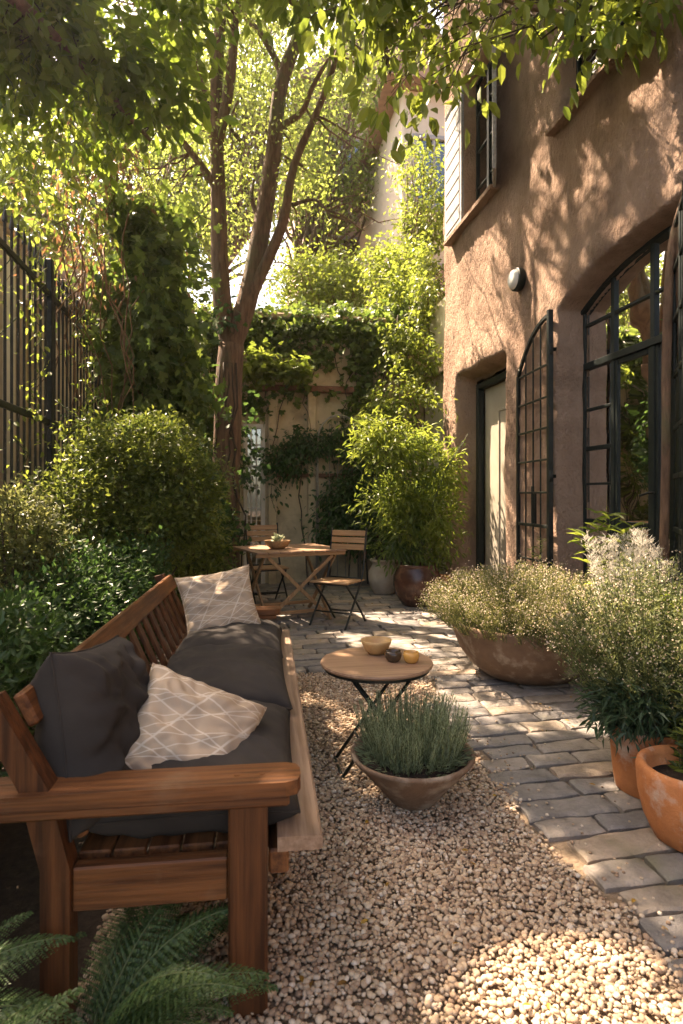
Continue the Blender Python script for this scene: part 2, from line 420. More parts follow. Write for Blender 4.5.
# gaps in the crowns: rays of sun that pass and land on these places (world x, y, z, radius)
SHAFTS = []
def lit_ground(px, py, r, h=0.0):
    g = ground(px, py, h); SHAFTS.append((g[0], g[1], h, r))
def lit_wall(px, py, r):
    y, z = onwall(px, py); SHAFTS.append((2.72, y, z, r))
def sun_keep(P, soft=.0):
    keep = np.ones(len(P), bool)
    for (x, y, z, r) in SHAFTS:
        q = P - np.array([x, y, z]); t = q @ S; d = np.linalg.norm(q - t[:, None] * S, axis=1)
        rr = r * (1 + .35 * vnoise(P[:, 0] * 2.5, P[:, 1] * 2.5, P[:, 2] * 2.5, 9))
        keep &= ~((d < rr) & (t > .4))
    return keep
# ------------------------------------------------------------------ sunlit places that the crowns leave open
for a in [(480,1000,.13),(560,985,.25),(640,1000,.28),(500,965,.14),(590,985,.16),(420,1010,.06),(655,1030,.3),(560,850,.12),(597,872,.10),(655,915,.09),
          (515,815,.07),(310,700,.10),(322,722,.05),(350,672,.08),(330,760,.04),
          (540,735,.10),(500,718,.10),(470,705,.10),(600,712,.08),(430,690,.10),(470,675,.16),(600,684,.12),(420,650,.12),(450,640,.16),(380,625,.24),(340,620,.18),(300,625,.16),(350,640,.14),
          (430,615,.16),(460,600,.2),(400,600,.15),(545,700,.06)]:
    lit_ground(*a)
for a in [(365,650,.05,.52),(345,655,.07,.52),(400,662,.04,.52),(530,610,.30,.6),(480,600,.25,.6),(580,600,.25,.6),(630,600,.25,.85),(650,570,.2,1.0),
          (300,540,.32,.76),(268,545,.26,.76),(335,580,.2,.45),(258,530,.2,.95),(345,535,.14,.95),(270,548,.1,.76),(283,776,.05,.6),(220,610,.10,.62),(290,760,.05,.5),(200,800,.06,.6),
          (660,780,.05,.3),(430,440,.5,1.7),(400,470,.3,1.3),(440,500,.3,1.2),(430,740,.09,.42),(385,735,.06,.42)]:
    g = ground(a[0], a[1], a[3]) if a[1] > 500 else onplane(a[0], a[1], 7.0)[:2]
    SHAFTS.append((g[0], g[1], a[3], a[2]))
for a in [(455,250,.45),(458,330,.4),(448,400,.22),(448,470,.16),(448,540,.14),(480,300,.28),(475,230,.3),(500,330,.16),(505,260,.12),(525,235,.10),(545,255,.13),(556,280,.13),(535,300,.12),(600,185,.10),(585,215,.10),
          (570,225,.12),(610,225,.09),(630,240,.08),(560,195,.09),(645,95,.10),(665,120,.12),(675,140,.10),(655,80,.08),(540,180,.10),(545,150,.09),(605,112,.07),(635,150,.06),(520,350,.10),(560,330,.06),
          (552,520,.10),(450,150,.4),(450,200,.4),(460,180,.35),(482,215,.2),(585,245,.10),(640,215,.07)]:
    lit_wall(a[0], a[1], a[2] * 1.3)

for (x, y, z, r) in [(-.85, 5.0, 1.95, .35), (-.55, 5.0, 1.7, .35), (-.65, 5.4, 1.9, .3), (-1.28, 3.75, 1.45, .42), (-1.3, 4.9, 4.2, .3), (-1.0, 5.3, 4.4, .3), (-1.5, 5.0, 3.4, .2),
                     (-.1, 8.5, 2.9, .4), (.35, 8.6, 2.9, .4), (1.6, 8.2, 3.0, .5), (2.28, 3.32, 1.0, .2), (2.2, 3.6, .9, .2), (1.85, 2.5, 1.0, .22), (1.9, 8.3, 2.4, .5), (2.2, 8.4, 3.6, .5)]:
    SHAFTS.append((x, y, z, r * 1.15))
for px, py, Y, r in ((350, 20, 4.1, .3), (400, 45, 4.2, .35), (455, 60, 4.1, .3), (505, 60, 3.9, .3), (555, 60, 3.8, .3), (605, 25, 3.6, .25), (432, 120, 4.0, .2), (575, 95, 3.7, .2), (80, 45, 5.0, .4), (125, 75, 5.3, .42), (150, 30, 5.5, .3)):
    q_ = onplane(px, py, Y); SHAFTS.append((*q_, r))

# ------------------------------------------------------------------ the ground
gx = np.linspace(-60, 60, 61); gy = np.linspace(-20, 110, 61)
def sheet(name, x0, x1, y0, y1, nx, ny, z, amp, mat, ns=1.0, smooth=True):
    X, Y = np.meshgrid(np.linspace(x0, x1, nx), np.linspace(y0, y1, ny)); Z = z + amp * vnoise(X * ns, Y * ns, 0, 4)
    V = np.stack([X.ravel(), Y.ravel(), Z.ravel()], 1)
    I = np.arange(nx * ny).reshape(ny, nx); q = np.stack([I[:-1, :-1], I[:-1, 1:], I[1:, 1:], I[1:, :-1]], -1).reshape(-1, 4)
    me = bpy.data.meshes.new(name); _fill(me, V, q.ravel().astype(np.int32), np.full(len(q), 4, np.int32))
    return _link(me, name, mat, None, smooth)
tag(sheet('ground', -90, 90, -40, 160, 40, 40, -.06, 0, M['soil']), kind='structure')
tag(sheet('garden_soil', -3.1, 3.0, -1, 9.3, 140, 260, -.03, .012, M['soil'], 5), kind='structure')

# stone paving, laid in courses across the path
def edge_x(y):      # where the gravel gives way to the stones
    return 1.17 + .05 * np.sin(y * 5.1) + (max(0, y - 3.0) ** 1.6) * .11
pv = MB()
prng = random.Random(5)
def paver(cx0, cx1, cy0, cy1, t):
    nx, ny = 11, 7
    us = np.array([0, .03, .12, .25, .38, .5, .62, .75, .88, .97, 1.0]); vs = np.array([0, .08, .3, .5, .7, .92, 1.0])
    U, Vv = np.meshgrid(us, vs)
    X = cx0 + (cx1 - cx0) * U; Y = cy0 + (cy1 - cy0) * Vv
    X = X + .012 * vnoise(X * 13, Y * 13, t * 50, 1); Y = Y + .010 * vnoise(X * 13, Y * 13, t * 50, 2)
    edge = (U == 0) | (U == 1) | (Vv == 0) | (Vv == 1)
    tilt = (prng.uniform(-.005, .005), prng.uniform(-.004, .004)); h0 = prng.uniform(-.004, .005)
    Z = h0 + .012 + tilt[0] * (U - .5) + tilt[1] * (Vv - .5) + .003 * vnoise(X * 12, Y * 12, 0, 3) + .0014 * vnoise(X * 38, Y * 38, 0, 5) - np.where(edge, .007, 0)
    cor = ((U == 0) | (U == 1)) & ((Vv == 0) | (Vv == 1)); Z = Z - np.where(cor, .004, 0)
    ang = R(1.6); Xr = X * cos(ang) - Y * sin(ang) * 0; Yr = Y + X * tan(ang)
    V = np.stack([X.ravel(), Yr.ravel(), Z.ravel()], 1)
    I = np.arange(nx * ny).reshape(ny, nx); q = np.stack([I[:-1, :-1], I[:-1, 1:], I[1:, 1:], I[1:, :-1]], -1).reshape(-1, 4).tolist()
    ring = list(I[0, :]) + list(I[1:, -1]) + list(I[-1, -2::-1]) + list(I[-2:0:-1, 0])
    k = len(V); low = V[ring].copy(); low[:, 2] = -.05
    V = np.concatenate([V, low]); m = len(ring)
    q += [[ring[(i + 1) % m], ring[i], k + i, k + (i + 1) % m] for i in range(m)]
    pv.add(V, q, prng.random() * .999)
y = .55
while y < 9.15:
    hgt = prng.uniform(.125, .160) if y < 4.2 else prng.uniform(.15, .19)
    x = (edge_x(y) if y < 4.42 else -1.05) + prng.uniform(-.05, .09)
    if y >= 4.42 and y < 4.6: x = .35 if False else -1.0
    while x < 2.9:
        L = prng.uniform(.22, .44)
        paver(x, min(x + L, 2.98), y, y + hgt - .019, prng.random())
        x += L + .017
    y += hgt
tag(pv.build('stone_paving', M['paver'], smooth='auto'), kind='structure')

# the gravel: every pebble a small stone
def ico(sub):
    import bmesh
    bm = bmesh.new(); bmesh.ops.create_icosphere(bm, subdivisions=sub, radius=1.0)
    bm.verts.ensure_lookup_table()
    V = np.array([v.co[:] for v in bm.verts]); Fc = [[v.index for v in f.verts] for f in bm.faces]; bm.free(); return V, Fc
def pebbles(name, x0, x1, y0, y1, step, sub, zj=.006):
    nx = int((x1 - x0) / step); ny = int((y1 - y0) / (step * .87))
    X, Y = np.meshgrid(np.arange(nx) * step + x0, np.arange(ny) * step * .87 + y0); X = X + (np.arange(ny) % 2)[:, None] * step / 2
    P = np.stack([X.ravel(), Y.ravel()], 1) + rng.uniform(-.42, .42, (nx * ny, 2)) * step
    ex = np.array([edge_x(b) for b in P[:, 1]])
    P = P[(P[:, 0] < ex + .035 * vnoise(P[:, 0] * 12, P[:, 1] * 12, 0, 8) + .02) & (P[:, 1] < 4.45)]
    n = len(P); z = rng.uniform(-zj, zj, n) + .004 + .010 * vnoise(P[:, 0] * 3, P[:, 1] * 3, 0, 2)
    P3 = np.column_stack([P, z])
    a = rng.uniform(0, 2 * pi, n); D = np.stack([np.cos(a), np.sin(a), rng.normal(0, .25, n)], 1); D = norm(D)
    U = norm(np.column_stack([rng.normal(0, .25, (n, 2)), np.ones(n)])); Sd = norm(np.cross(U, D)); U = np.cross(D, Sd)
    s = step * (.33 + .52 * rng.random(n) ** 1.6)[:, None]
    tv, tf = ico(sub)
    tint = np.clip(rng.normal(.5, .26, n), 0, 1)
    return template_mesh(name, tv, tf, P3, D * s * 1.12, Sd * s * rng.uniform(.75, 1.0, (n, 1)), U * s * .68, tint, M['pebble'], None, True)
tag(pebbles('gravel', -.42, 1.7, 1.05, 2.75, .0142, 2), kind='stuff', label='loose beige pebbles covering the near ground', cat='gravel')
tag(pebbles('gravel', -.75, 1.75, 2.75, 4.47, .0165, 1), kind='stuff', label='beige gravel beyond the lavender bowl and under the bistro table', cat='gravel')
tag(sheet('gravel_bed', -.38, 1.75, .2, 4.44, 60, 60, -.012, .006, surf('gravel_bed', (.20, .14, .09), (.30, .22, .15), 60, .9, .8, 70, bdist=.02), 4), kind='structure')
# stray pebbles on and between the stones
k = 260
P = np.column_stack([rng.uniform(1.15, 2.6, k) , rng.uniform(1.2, 5.0, k), np.full(k, .016)]); P[:150, 0] = 1.2 + np.abs(rng.normal(0, .10, 150)) + np.maximum(0, P[:150, 1] - 3) ** 1.6 * .11
a = rng.uniform(0, 6.28, k); D = np.stack([np.cos(a), np.sin(a), 0 * a], 1); U = np.tile([0, 0, 1.], (k, 1)); s = rng.uniform(.004, .009, k)[:, None]
tv, tf = ico(1)
tag(template_mesh('stray_gravel', tv, tf, P, D * s * 1.1, np.cross(U, D) * s, U * s * .7, rng.random(k), M['pebble'], None, True), kind='stuff', label='stray pebbles lying on the stone path', cat='gravel')
# fallen leaves and moss
k = 240
P = np.column_stack([rng.uniform(-.2, 2.6, k), rng.uniform(1.4, 8.5, k), rng.uniform(.022, .030, k)]); a = rng.uniform(0, 6.28, k)
tag(leaves('fallen_leaves', P, np.stack([np.cos(a), np.sin(a), .15 + 0 * a], 1), rng.uniform(.012, .032, k), .55, 'oval', leafmat('fallen_leaf', (.16, .08, .02), (.36, .22, .04), .2), jit=.25), kind='stuff', label='small yellow and brown fallen leaves on the paving', cat='fallen leaves')
k = 5200
yy = rng.uniform(1.2, 6.5, k); xx = rng.uniform(1.2, 2.7, k)
msk = (vnoise(xx * 2.2, yy * 2.2, 0, 31) > .25)
xx, yy = xx[msk], yy[msk]
P = np.column_stack([xx, yy, np.full(len(xx), -.004)]); D = np.column_stack([rng.normal(0, .5, (len(xx), 2)), np.ones(len(xx))])
tag(leaves('moss', P, D, rng.uniform(.010, .022, len(xx)), .35, 'diamond', leafmat('moss_leaf', (.04, .05, .015), (.10, .11, .03), .3)), kind='stuff', label='moss and tiny weeds in the joints of the stone path', cat='moss')

# ------------------------------------------------------------------ stucco building on the right
WX = 2.72
bld = empty('stucco_building', (WX, 4.5, 0), label='brown stucco house with arched steel windows on the right of the courtyard', cat='building')
def sm(x): x = np.clip(x, 0, 1); return x * x * (3 - 2 * x)
def rbox(Y, Z, y0, y1, z0, z1, r):
    qx = np.abs(Y - (y0 + y1) / 2) - (y1 - y0) / 2 + r; qz = np.abs(Z - (z0 + z1) / 2) - (z1 - z0) / 2 + r
    return np.hypot(np.maximum(qx, 0), np.maximum(qz, 0)) + np.minimum(np.maximum(qx, qz), 0) - r
def arch_top(y): return 3.20 - .26 * np.abs((y - 3.62) / 1.13) ** 2.4
def wall_sdf(Y, Z):
    d = rbox(Y, Z, 5.83, 7.22, -1, 2.84, .07)
    aw = np.maximum(rbox(Y, Z, 2.45, 4.78, .22, 4.0, .05), (Z - arch_top(Y)) * .93)
    k = .05; h = np.clip(.5 + .5 * (aw - d) / .01, 0, 1)
    d = np.minimum(d, aw)
    d = np.minimum(d, rbox(Y, Z, 6.13, 6.92, 4.62, 6.35, .03))
    d = np.minimum(d, rbox(Y, Z, 3.72, 4.72, 4.48, 6.2, .03))
    return d
def stucco_sheet(name, y0, y1, z0, z1, st):
    ny = int((y1 - y0) / st) + 1; nz = int((z1 - z0) / st) + 1
    Y, Z = np.meshgrid(np.linspace(y0, y1, ny), np.linspace(z0, z1, nz))
    Yw = Y + .012 * vnoise(Y * 4, Z * 4, 0, 11); Zw = Z + .014 * vnoise(Y * 4, Z * 4, 0, 12)
    d = wall_sdf(Yw, Zw)
    lum = .022 * vnoise(Y * 1.6, Z * 1.3, 0, 21) + .010 * vnoise(Y * 5, Z * 3.4, 0, 22) + .0045 * vnoise(Y * 20, Z * 14, 0, 23) + .0028 * vnoise(Y * 42, Z * 36, 0, 24)
    lum = lum + .03 * np.exp(-(np.abs(d - .10) / .16) ** 2)          # plaster swells round the openings
    fade = sm((d + .02) / .05)
    X = WX - lum * (.25 + .75 * fade) + .21 * sm(-d / .045)
    X = X + .10 * sm((Y - 7.74) / .08) ** 2                # the corner is rounded
    V = np.stack([X.ravel(), Y.ravel(), Z.ravel()], 1)
    I = np.arange(ny * nz).reshape(nz, ny); q = np.stack([I[:-1, :-1], I[1:, :-1], I[1:, 1:], I[:-1, 1:]], -1).reshape(-1, 4)
    dd = d.ravel()[q].max(1); q = q[dd > -.075]
    me = bpy.data.meshes.new(name); V = V - np.array(bld.location)
    _fill(me, V, q.ravel().astype(np.int32), np.full(len(q), 4, np.int32))
    return _link(me, name, M['stucco'], bld, True)
stucco_sheet('stucco_wall', 2.3, 7.81, -.06, 8.6, .0155)
b = MB(); b.box((WX - .02, -3, -.06), (WX + .3, 2.31, 8.6), .01); b.build('side_wall', M['stucco'], bld)
b = MB(); b.box((WX + .05, 7.60, -.06), (9, 7.80, 8.6), .02); b.build('end_wall', M['stucco'], bld)
b = MB(); b.box((WX - .12, -3, 8.6), (9, 7.95, 8.8), .02); b.build('roof', M['trim'], bld)
b = MB(); b.box((8.8, -3, -.06), (9, 7.6, 8.6), .01); b.box((WX + .3, -3, -.06), (8.8, -2.8, 8.6), .01); b.build('rear_wall', M['stucco'], bld)
# rooms behind the openings
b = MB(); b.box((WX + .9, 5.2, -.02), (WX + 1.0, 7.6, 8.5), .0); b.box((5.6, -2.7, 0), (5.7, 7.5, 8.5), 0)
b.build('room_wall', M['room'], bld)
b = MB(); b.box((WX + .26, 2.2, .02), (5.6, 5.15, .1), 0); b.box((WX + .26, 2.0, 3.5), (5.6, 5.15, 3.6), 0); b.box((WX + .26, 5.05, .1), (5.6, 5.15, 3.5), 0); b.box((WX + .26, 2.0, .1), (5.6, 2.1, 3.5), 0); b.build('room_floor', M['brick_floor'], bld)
# door
FX = WX + .21
dr = MB(); dr.box((FX + .06, 5.88, .02), (FX + .10, 7.02, 2.65), .004)
door = dr.build('door', M['door'], bld)
b = MB()
for (y0, y1, z0, z1) in ((6.02, 6.62, .22, 2.35),):
    b.box((FX + .045, y0, z0), (FX + .06, y1, z0 + .03), .004); b.box((FX + .045, y0, z1 - .03), (FX + .06, y1, z1), .004)
    b.box((FX + .045, y0, z0 + .03), (FX + .06, y0 + .03, z1 - .03), .004); b.box((FX + .045, y1 - .03, z0 + .03), (FX + .06, y1, z1 - .03), .004)
b.build('door_moulding', M['door'], door)
b = MB(); b.tube([(FX + .06, 6.0, 1.08), (FX + .0, 6.0, 1.08), (FX + .0, 6.12, 1.08)], .011, 8); b.build('handle', M['iron'], door, True)
b = MB(); b.box((FX - .03, 7.03, 0), (FX + .05, 7.10, 2.72), .006); b.box((FX - .03, 5.8, 2.655), (FX + .05, 7.03, 2.72), .006); b.box((FX - .03, 5.83, 0), (FX + .05, 5.88, 2.654), .006)
b.build('door_frame', M['iron_green'], bld)
b = MB(); b.box((FX - .5, 5.84, -.02), (FX + .1, 7.2, .035), .012); b.build('door_step', M['trim'], bld)
# arched window: frame, bars, panes
def arch_h(y, off): return arch_top(y) - off
wf = MB()
X0, X1 = FX - .022, FX + .02
def vbar(y, wd, z0=.30, z1=None, x0=X0, x1=X1): wf.box((x0, y - wd / 2, z0), (x1, y + wd / 2, arch_h(y, .06) if z1 is None else z1), .004)
def hbar(z, y0, y1, th, x0=X0 + .004, x1=X1 - .004): wf.box((x0, y0, z - th / 2), (x1, y1, z + th / 2), .003)
ys = np.linspace(2.49, 4.745, 40)
for i in range(39):
    a, c = ys[i], ys[i + 1]
    wf.bar((FX - .01, a - .005, arch_h(a, .035)), (FX - .01, c + .005, arch_h(c, .035)), .065, .055, up=(0, 0, 1), bev=.002)
vbar(4.735, .045); vbar(4.33, .045); vbar(3.865, .045); vbar(3.40, .045); vbar(2.93, .045); vbar(2.50, .05)
hbar(2.43, 2.5, 4.72, .055, X0 - .012, X1); hbar(.33, 2.5, 4.72, .06)
for z in (2.78,): hbar(z, 2.53, 4.71, .024)
for (a, c) in ((4.36, 4.71), (2.53, 2.90)):
    for z, t in ((2.06, .022), (1.73, .036), (1.43, .02), (1.12, .034), (.78, .02)): hbar(z, a, c, t)
# door leaves inside the big window
for (a, c) in ((3.89, 4.305), (3.425, 3.84), (2.955, 3.375)):
    wf.box((X0 + .008, c - .028, .36), (X1 - .008, c, 2.40), .003); wf.box((X0 + .008, a, .36), (X1 - .008, a + .028, 2.40), .003)
    wf.box((X0 + .01, a + .04, 2.36), (X1 - .01, c - .04, 2.40), .003); wf.box((X0 + .01, a + .04, 1.08), (X1 - .01, c - .04, 1.13), .003); wf.box((X0 + .01, a + .04, .36), (X1 - .01, c - .04, .40), .003)
win = wf.build('arched_window', M['iron_green'], bld)
g = MB(); poly = [(2.47, .32)] + [(4.74, .32)] + [(yy_, arch_h(yy_, .03)) for yy_ in np.linspace(4.74, 2.47, 30)]
g.prism(poly, 0, FX + .001, FX + .005); g.build('pane', M['glass'], win)
b = MB(); b.tube([(X0, 3.84, 1.35), (X0 - .05, 3.84, 1.35), (X0 - .05, 3.93, 1.33)], .009, 8); b.build('handle', M['iron'], win, True)
# curtains seen through the far lights of the window
def drape(name, x, y0, y1, z0, z1, root, mat):
    n = 60; Y = np.linspace(y0, y1, n); V = []
    for z in np.linspace(z0, z1, 12): V.append(np.stack([x + .022 * np.sin(Y * 75) + .01 * vnoise(Y * 8, z, 0, 2), Y, np.full(n, z)], 1))
    Fc = [[i * n + j, i * n + j + 1, (i + 1) * n + j + 1, (i + 1) * n + j] for i in range(11) for j in range(n - 1)]
    m = MB(); m.add(np.concatenate(V), Fc); return m.build(name, mat, root, True)
drape('curtain', FX + .13, 4.50, 4.78, .3, 3.2, bld, M['curtain'])
b = MB(); b.box((X0 - .10, 2.45, .20), (FX + .05, 4.78, .27), .012); b.build('window_sill', M['trim'], bld)
# a casement leaf standing open towards the camera at the near end of the big window
lf = MB(); hx, hy = WX - .02, 3.38; ex, ey = WX - .36, 2.85
def lp(t, z): return (hx + (ex - hx) * t, hy + (ey - hy) * t, z)
for t in (0, 1): lf.bar(lp(t, .3), lp(t, 3.02), .045, .04, up=(1, 0, 0))
lf.bar(lp(.5, .3), lp(.5, 3.0), .02, .02, up=(1, 0, 0))
for z in (.32, .72, 1.12, 1.45, 1.75, 2.08, 2.43, 2.74, 3.0): lf.bar(lp(0, z), lp(1, z), .022, .03)
leaf = lf.build('open_casement', M['iron_green'], bld)
g = MB(); g.bar(lp(0.02, 1.66), lp(.98, 1.66), .004, 2.66, bev=0); g.build('pane', M['glass'], leaf)
# iron grille leaf folded back against the wall
gr = MB(); ga, gb = 4.82, 5.52; gx0 = WX - .075
def gtop(y): t = (y - ga) / (gb - ga); return 2.90 - .40 * t ** 2.2
def gp(y, z): return (gx0 + .05 * (y - ga) / (gb - ga), y, z)
gr.bar(gp(ga, .32), gp(ga, 2.94), .04, .045, up=(1, 0, 0)); gr.bar(gp(gb, .32), gp(gb, gtop(gb)), .03, .035, up=(1, 0, 0))
yy_ = np.linspace(ga, gb, 16)
for i in range(15): gr.bar(gp(yy_[i], gtop(yy_[i])), gp(yy_[i + 1], gtop(yy_[i + 1])), .03, .035)
for t in (.27, .5, .74): y_ = ga + (gb - ga) * t; gr.bar(gp(y_, .34), gp(y_, gtop(y_)), .013, .013, up=(1, 0, 0))
for z in (.34, .74, 1.06, 1.36, 1.65, 1.93, 2.20, 2.48): gr.bar(gp(ga, z), gp(gb, z), .016, .018 if z != 1.06 else .03)
gr.bar(gp(ga + .36, 1.06), gp(ga + .36, 1.42), .03, .02, up=(1, 0, 0)); gr.bar(gp(ga + .30, 1.06), gp(ga + .30, 1.36), .012, .02, up=(1, 0, 0))
gl = gr.build('window_grille', M['iron'], bld)
for z in (.6, 1.5, 2.6):
    b = MB(); b.tube([(gx0, ga - .005, z - .05), (gx0, ga - .005, z + .05)], .022, 10); b.bar((gx0, ga, z), (WX + .02, ga - .02, z), .02, .03); b.build('hinge', M['iron'], gl, True)
# upper windows
def upper(y0, y1, z0, z1):
    f = MB(); x0, x1 = WX + .10, WX + .15
    f.box((x0, y0 - .02, z0), (x1, y0 + .06, z1), .004); f.box((x0, y1 - .06, z0), (x1, y1 + .02, z1), .004); f.box((x0, y0 + .06, z0), (x1, y1 - .06, z0 + .06), .004); f.box((x0, y0 + .06, z1 - .06), (x1, y1 - .06, z1), .004)
    ym = (y0 + y1) / 2; f.box((x0 - .01, ym - .03, z0 + .06), (x1, ym + .03, z1 - .06), .004)
    for z in np.linspace(z0, z1, 5)[1:-1]: f.box((x0 + .006, y0 + .06, z - .012), (x1 - .006, y1 - .06, z + .012), .003)
    wn = f.build('upper_window', M['iron_green'], bld)
    g = MB(); g.box((x0 + .02, y0 + .05, z0 + .05), (x0 + .024, y1 - .05, z1 - .05), 0); g.build('pane', M['glass'], wn)
    s = MB(); s.prism([(WX - .13, z0 - .035), (WX + .15, z0 - .035), (WX + .15, z0 + .035), (WX - .13, z0 + .01)], 1, y0 - .16, y1 + .50 if y1 > 6 else y1 + .06)
    s.build('sill', M['stucco'], wn)
    return wn
w1 = upper(6.12, 6.93, 4.60, 6.36); w2 = upper(3.70, 4.74, 4.46, 6.2)
b = MB(); b.box((WX + .16, 6.5, 4.5), (WX + .18, 6.92, 6.3), 0); b.build('inner_blind', M['curtain'], w1)
def shutter(hp, ang, wd, z0, z1):
    s = MB(); rot = Matrix.Rotation(ang, 4, 'Z'); hp = np.array(hp)
    def T(m):
        V = np.concatenate(m.v); V = V @ np.array(rot.to_3x3()).T + hp; s.add(V, m.f)
    m = MB(); m.box((0, -.018, z0), (.06, .018, z1), .004); m.box((wd - .06, -.018, z0), (wd, .018, z1), .004)
    for z in (z0, (z0 + z1) / 2 - .04, z1 - .08): m.box((.06, -.016, z), (wd - .06, .016, z + .08), .003)
    z = z0 + .085
    while z < z1 - .20:
        m.box((.065, -.024, z), (wd - .065, .024, z + .155), .006); z += .172
    m.box((.065, -.024, z), (wd - .065, .024, z1 - .085), .006)
    T(m); return s.build('shutter', M['greywood'], bld)
shutter((WX - .05, 6.95, 0), R(88), .66, 4.66, 6.34)            # folded flat against the wall
shutter((WX - .03, 6.07, 0), R(180 + 66), .50, 4.58, 6.30)      # standing open
# round wall lamp
lamp = empty('wall_lamp', (WX - .02, 5.51, 3.45), label='round white glass bulkhead lamp fixed to the stucco wall', cat='lamp')
def disc(prof, name, mat):
    m = MB(); m.lathe(prof, n=32); V = m.v[0]; m.v[0] = np.stack([-V[:, 2] , V[:, 0], V[:, 1]], 1) + np.array(lamp.location); m.build(name, mat, lamp, 'auto')
disc([(0, -.02), (.105, -.02), (.112, 0), (.112, .045), (.10, .055), (.0, .055)], 'rim', M['iron_green'])
disc([(.096, .05), (.092, .07), (.075, .088), (.045, .098), (.0, .10)], 'glass_cover', M['white_glass'])
# ------------------------------------------------------------------ walls round the courtyard
gw = empty('courtyard_wall', (0, 9.3, 0), label='old ochre plaster wall closing the far end of the courtyard', cat='wall')
def lump_wall(name, root, x0, x1, z0, z1, yf, mat, st=.05, amp=.02, th=.3):
    nx = int((x1 - x0) / st) + 1; nz = int((z1 - z0) / st) + 1
    X, Z = np.meshgrid(np.linspace(x0, x1, nx), np.linspace(z0, z1, nz)); Y = yf - amp * vnoise(X * 1.4, Z * 1.4, 0, 41) - amp * .3 * vnoise(X * 7, Z * 7, 0, 42)
    V = np.stack([X.ravel(), Y.ravel(), Z.ravel()], 1); I = np.arange(nx * nz).reshape(nz, nx); q = np.stack([I[:-1, :-1], I[:-1, 1:], I[1:, 1:], I[1:, :-1]], -1).reshape(-1, 4)
    m = MB(); m.add(V, q.tolist()); m.box((x0, yf + amp * 1.5, z0), (x1, yf + th, z1 - .001), .0)
    return m.build(name, mat, root, True)
m = lump_wall('plaster_face', gw, -3.3, 3.2, -.06, 4.02, 9.2, M['plaster'])
b = MB(); b.box((-3.3, 9.06, 4.02), (3.2, 9.56, 4.10), .02); b.build('coping', M['trim'], gw)
b = MB()
for x in (.42, 1.02, 2.05): b.box((x, 9.10, -.02), (x + .13, 9.19, 3.15 if x < 1.5 else 4.0), .012)
b.build('pilaster', M['plaster'], gw)
b = MB(); b.box((.15, 9.085, 2.92), (1.75, 9.19, 3.02), .012); b.box((.5, 9.10, 1.62), (2.1, 9.18, 1.68), .008); b.build('timber_band', surf('faded_red_timber', (.24, .11, .065), (.16, .08, .05), 8, .85, .4, 40), gw)
dd = MB(); dd.box((.05, 9.12, .0), (.115, 9.19, 2.42), .006); dd.box((.31, 9.12, 0), (.375, 9.19, 2.42), .006); dd.box((.115, 9.12, 2.355), (.31, 9.19, 2.42), .006)
for x in (.165, .245): dd.box((x - .01, 9.14, .0), (x + .01, 9.17, 2.36), .003)
for z in np.arange(.5, 2.3, .32): dd.box((.115, 9.142, z), (.31, 9.168, z + .018), .003)
sw = dd.build('slit_window', surf('pale_paint', (.62, .58, .50), (.55, .5, .42), 8, .7, .2, 40), gw)
g = MB(); g.box((.115, 9.175, .0), (.31, 9.18, 2.36), 0); g.build('pane', M['glass'], sw)
# return wall between the house corner and the far wall
rw = empty('return_wall', (2.95, 8.5, 0), label='short pale plaster wall between house corner and far wall', cat='wall')
b = MB(); b.box((2.90, 7.81, -.05), (3.1, 9.18, 4.2), .01); b.build('plaster_face', M['plaster_pale'], rw)
b = MB(); b.bar((2.86, 7.83, 3.15), (2.86, 9.15, 3.15), .08, .10, bev=.01); b.build('ledge', M['trim'], rw)
# wall on the left, behind the railings
lw = empty('boundary_wall', (-3.0, 6, 0), label='tall cream plaster wall behind the iron railings on the left', cat='wall')
b = MB(); b.box((-3.3, 6.9, -.05), (-3.0, 9.2, 4.75), .02); b.box((-3.3, -2, -.05), (-3.001, 6.9, 4.0), .02); b.build('plaster_face', M['plaster_pale'], lw)
b = MB(); b.box((-3.0, 7.15, 0), (-2.92, 7.3, 4.7), .01); b.box((-3.0, 7.95, 0), (-2.92, 8.1, 4.7), .01); b.box((-3.0, 8.75, 0), (-2.92, 8.9, 4.7), .01); b.build('pilaster', M['trim'], lw)
b = MB(); b.box((-3.35, 6.85, 4.75), (-2.93, 9.2, 4.86), .02); b.build('coping', M['trim'], lw)
# iron railings
fx = -1.6
fen = empty('iron_railings', (fx, 5.2, 0), label='tall black iron railings along the left side of the courtyard', cat='railings')
ys_ = [2.6, 3.95, 5.45, 7.2]
for y_ in ys_:
    b = MB(); b.box((fx - .03, y_ - .03, -.05), (fx + .03, y_ + .03, 3.34), .004); b.build('post', M['iron'], fen)
for i in range(3):
    for z in (.35, 1.93, 3.02):
        b = MB(); b.box((fx - .014, ys_[i] + .03, z), (fx + .014, ys_[i + 1] - .03, z + .05), .004); b.build('rail', M['iron'], fen)
y_ = 2.72
while y_ < 7.15:
    if min(abs(y_ - q) for q in ys_) > .06:
        b = MB(); b.tube([(fx, y_, .1), (fx, y_, 3.22)], .0105, 6); b.tube([(fx, y_, 3.22), (fx, y_, 3.25), (fx, y_, 3.34)], [.018, .016, .001], 6); b.build('bar', M['iron'], fen, 'auto')
    y_ += .125
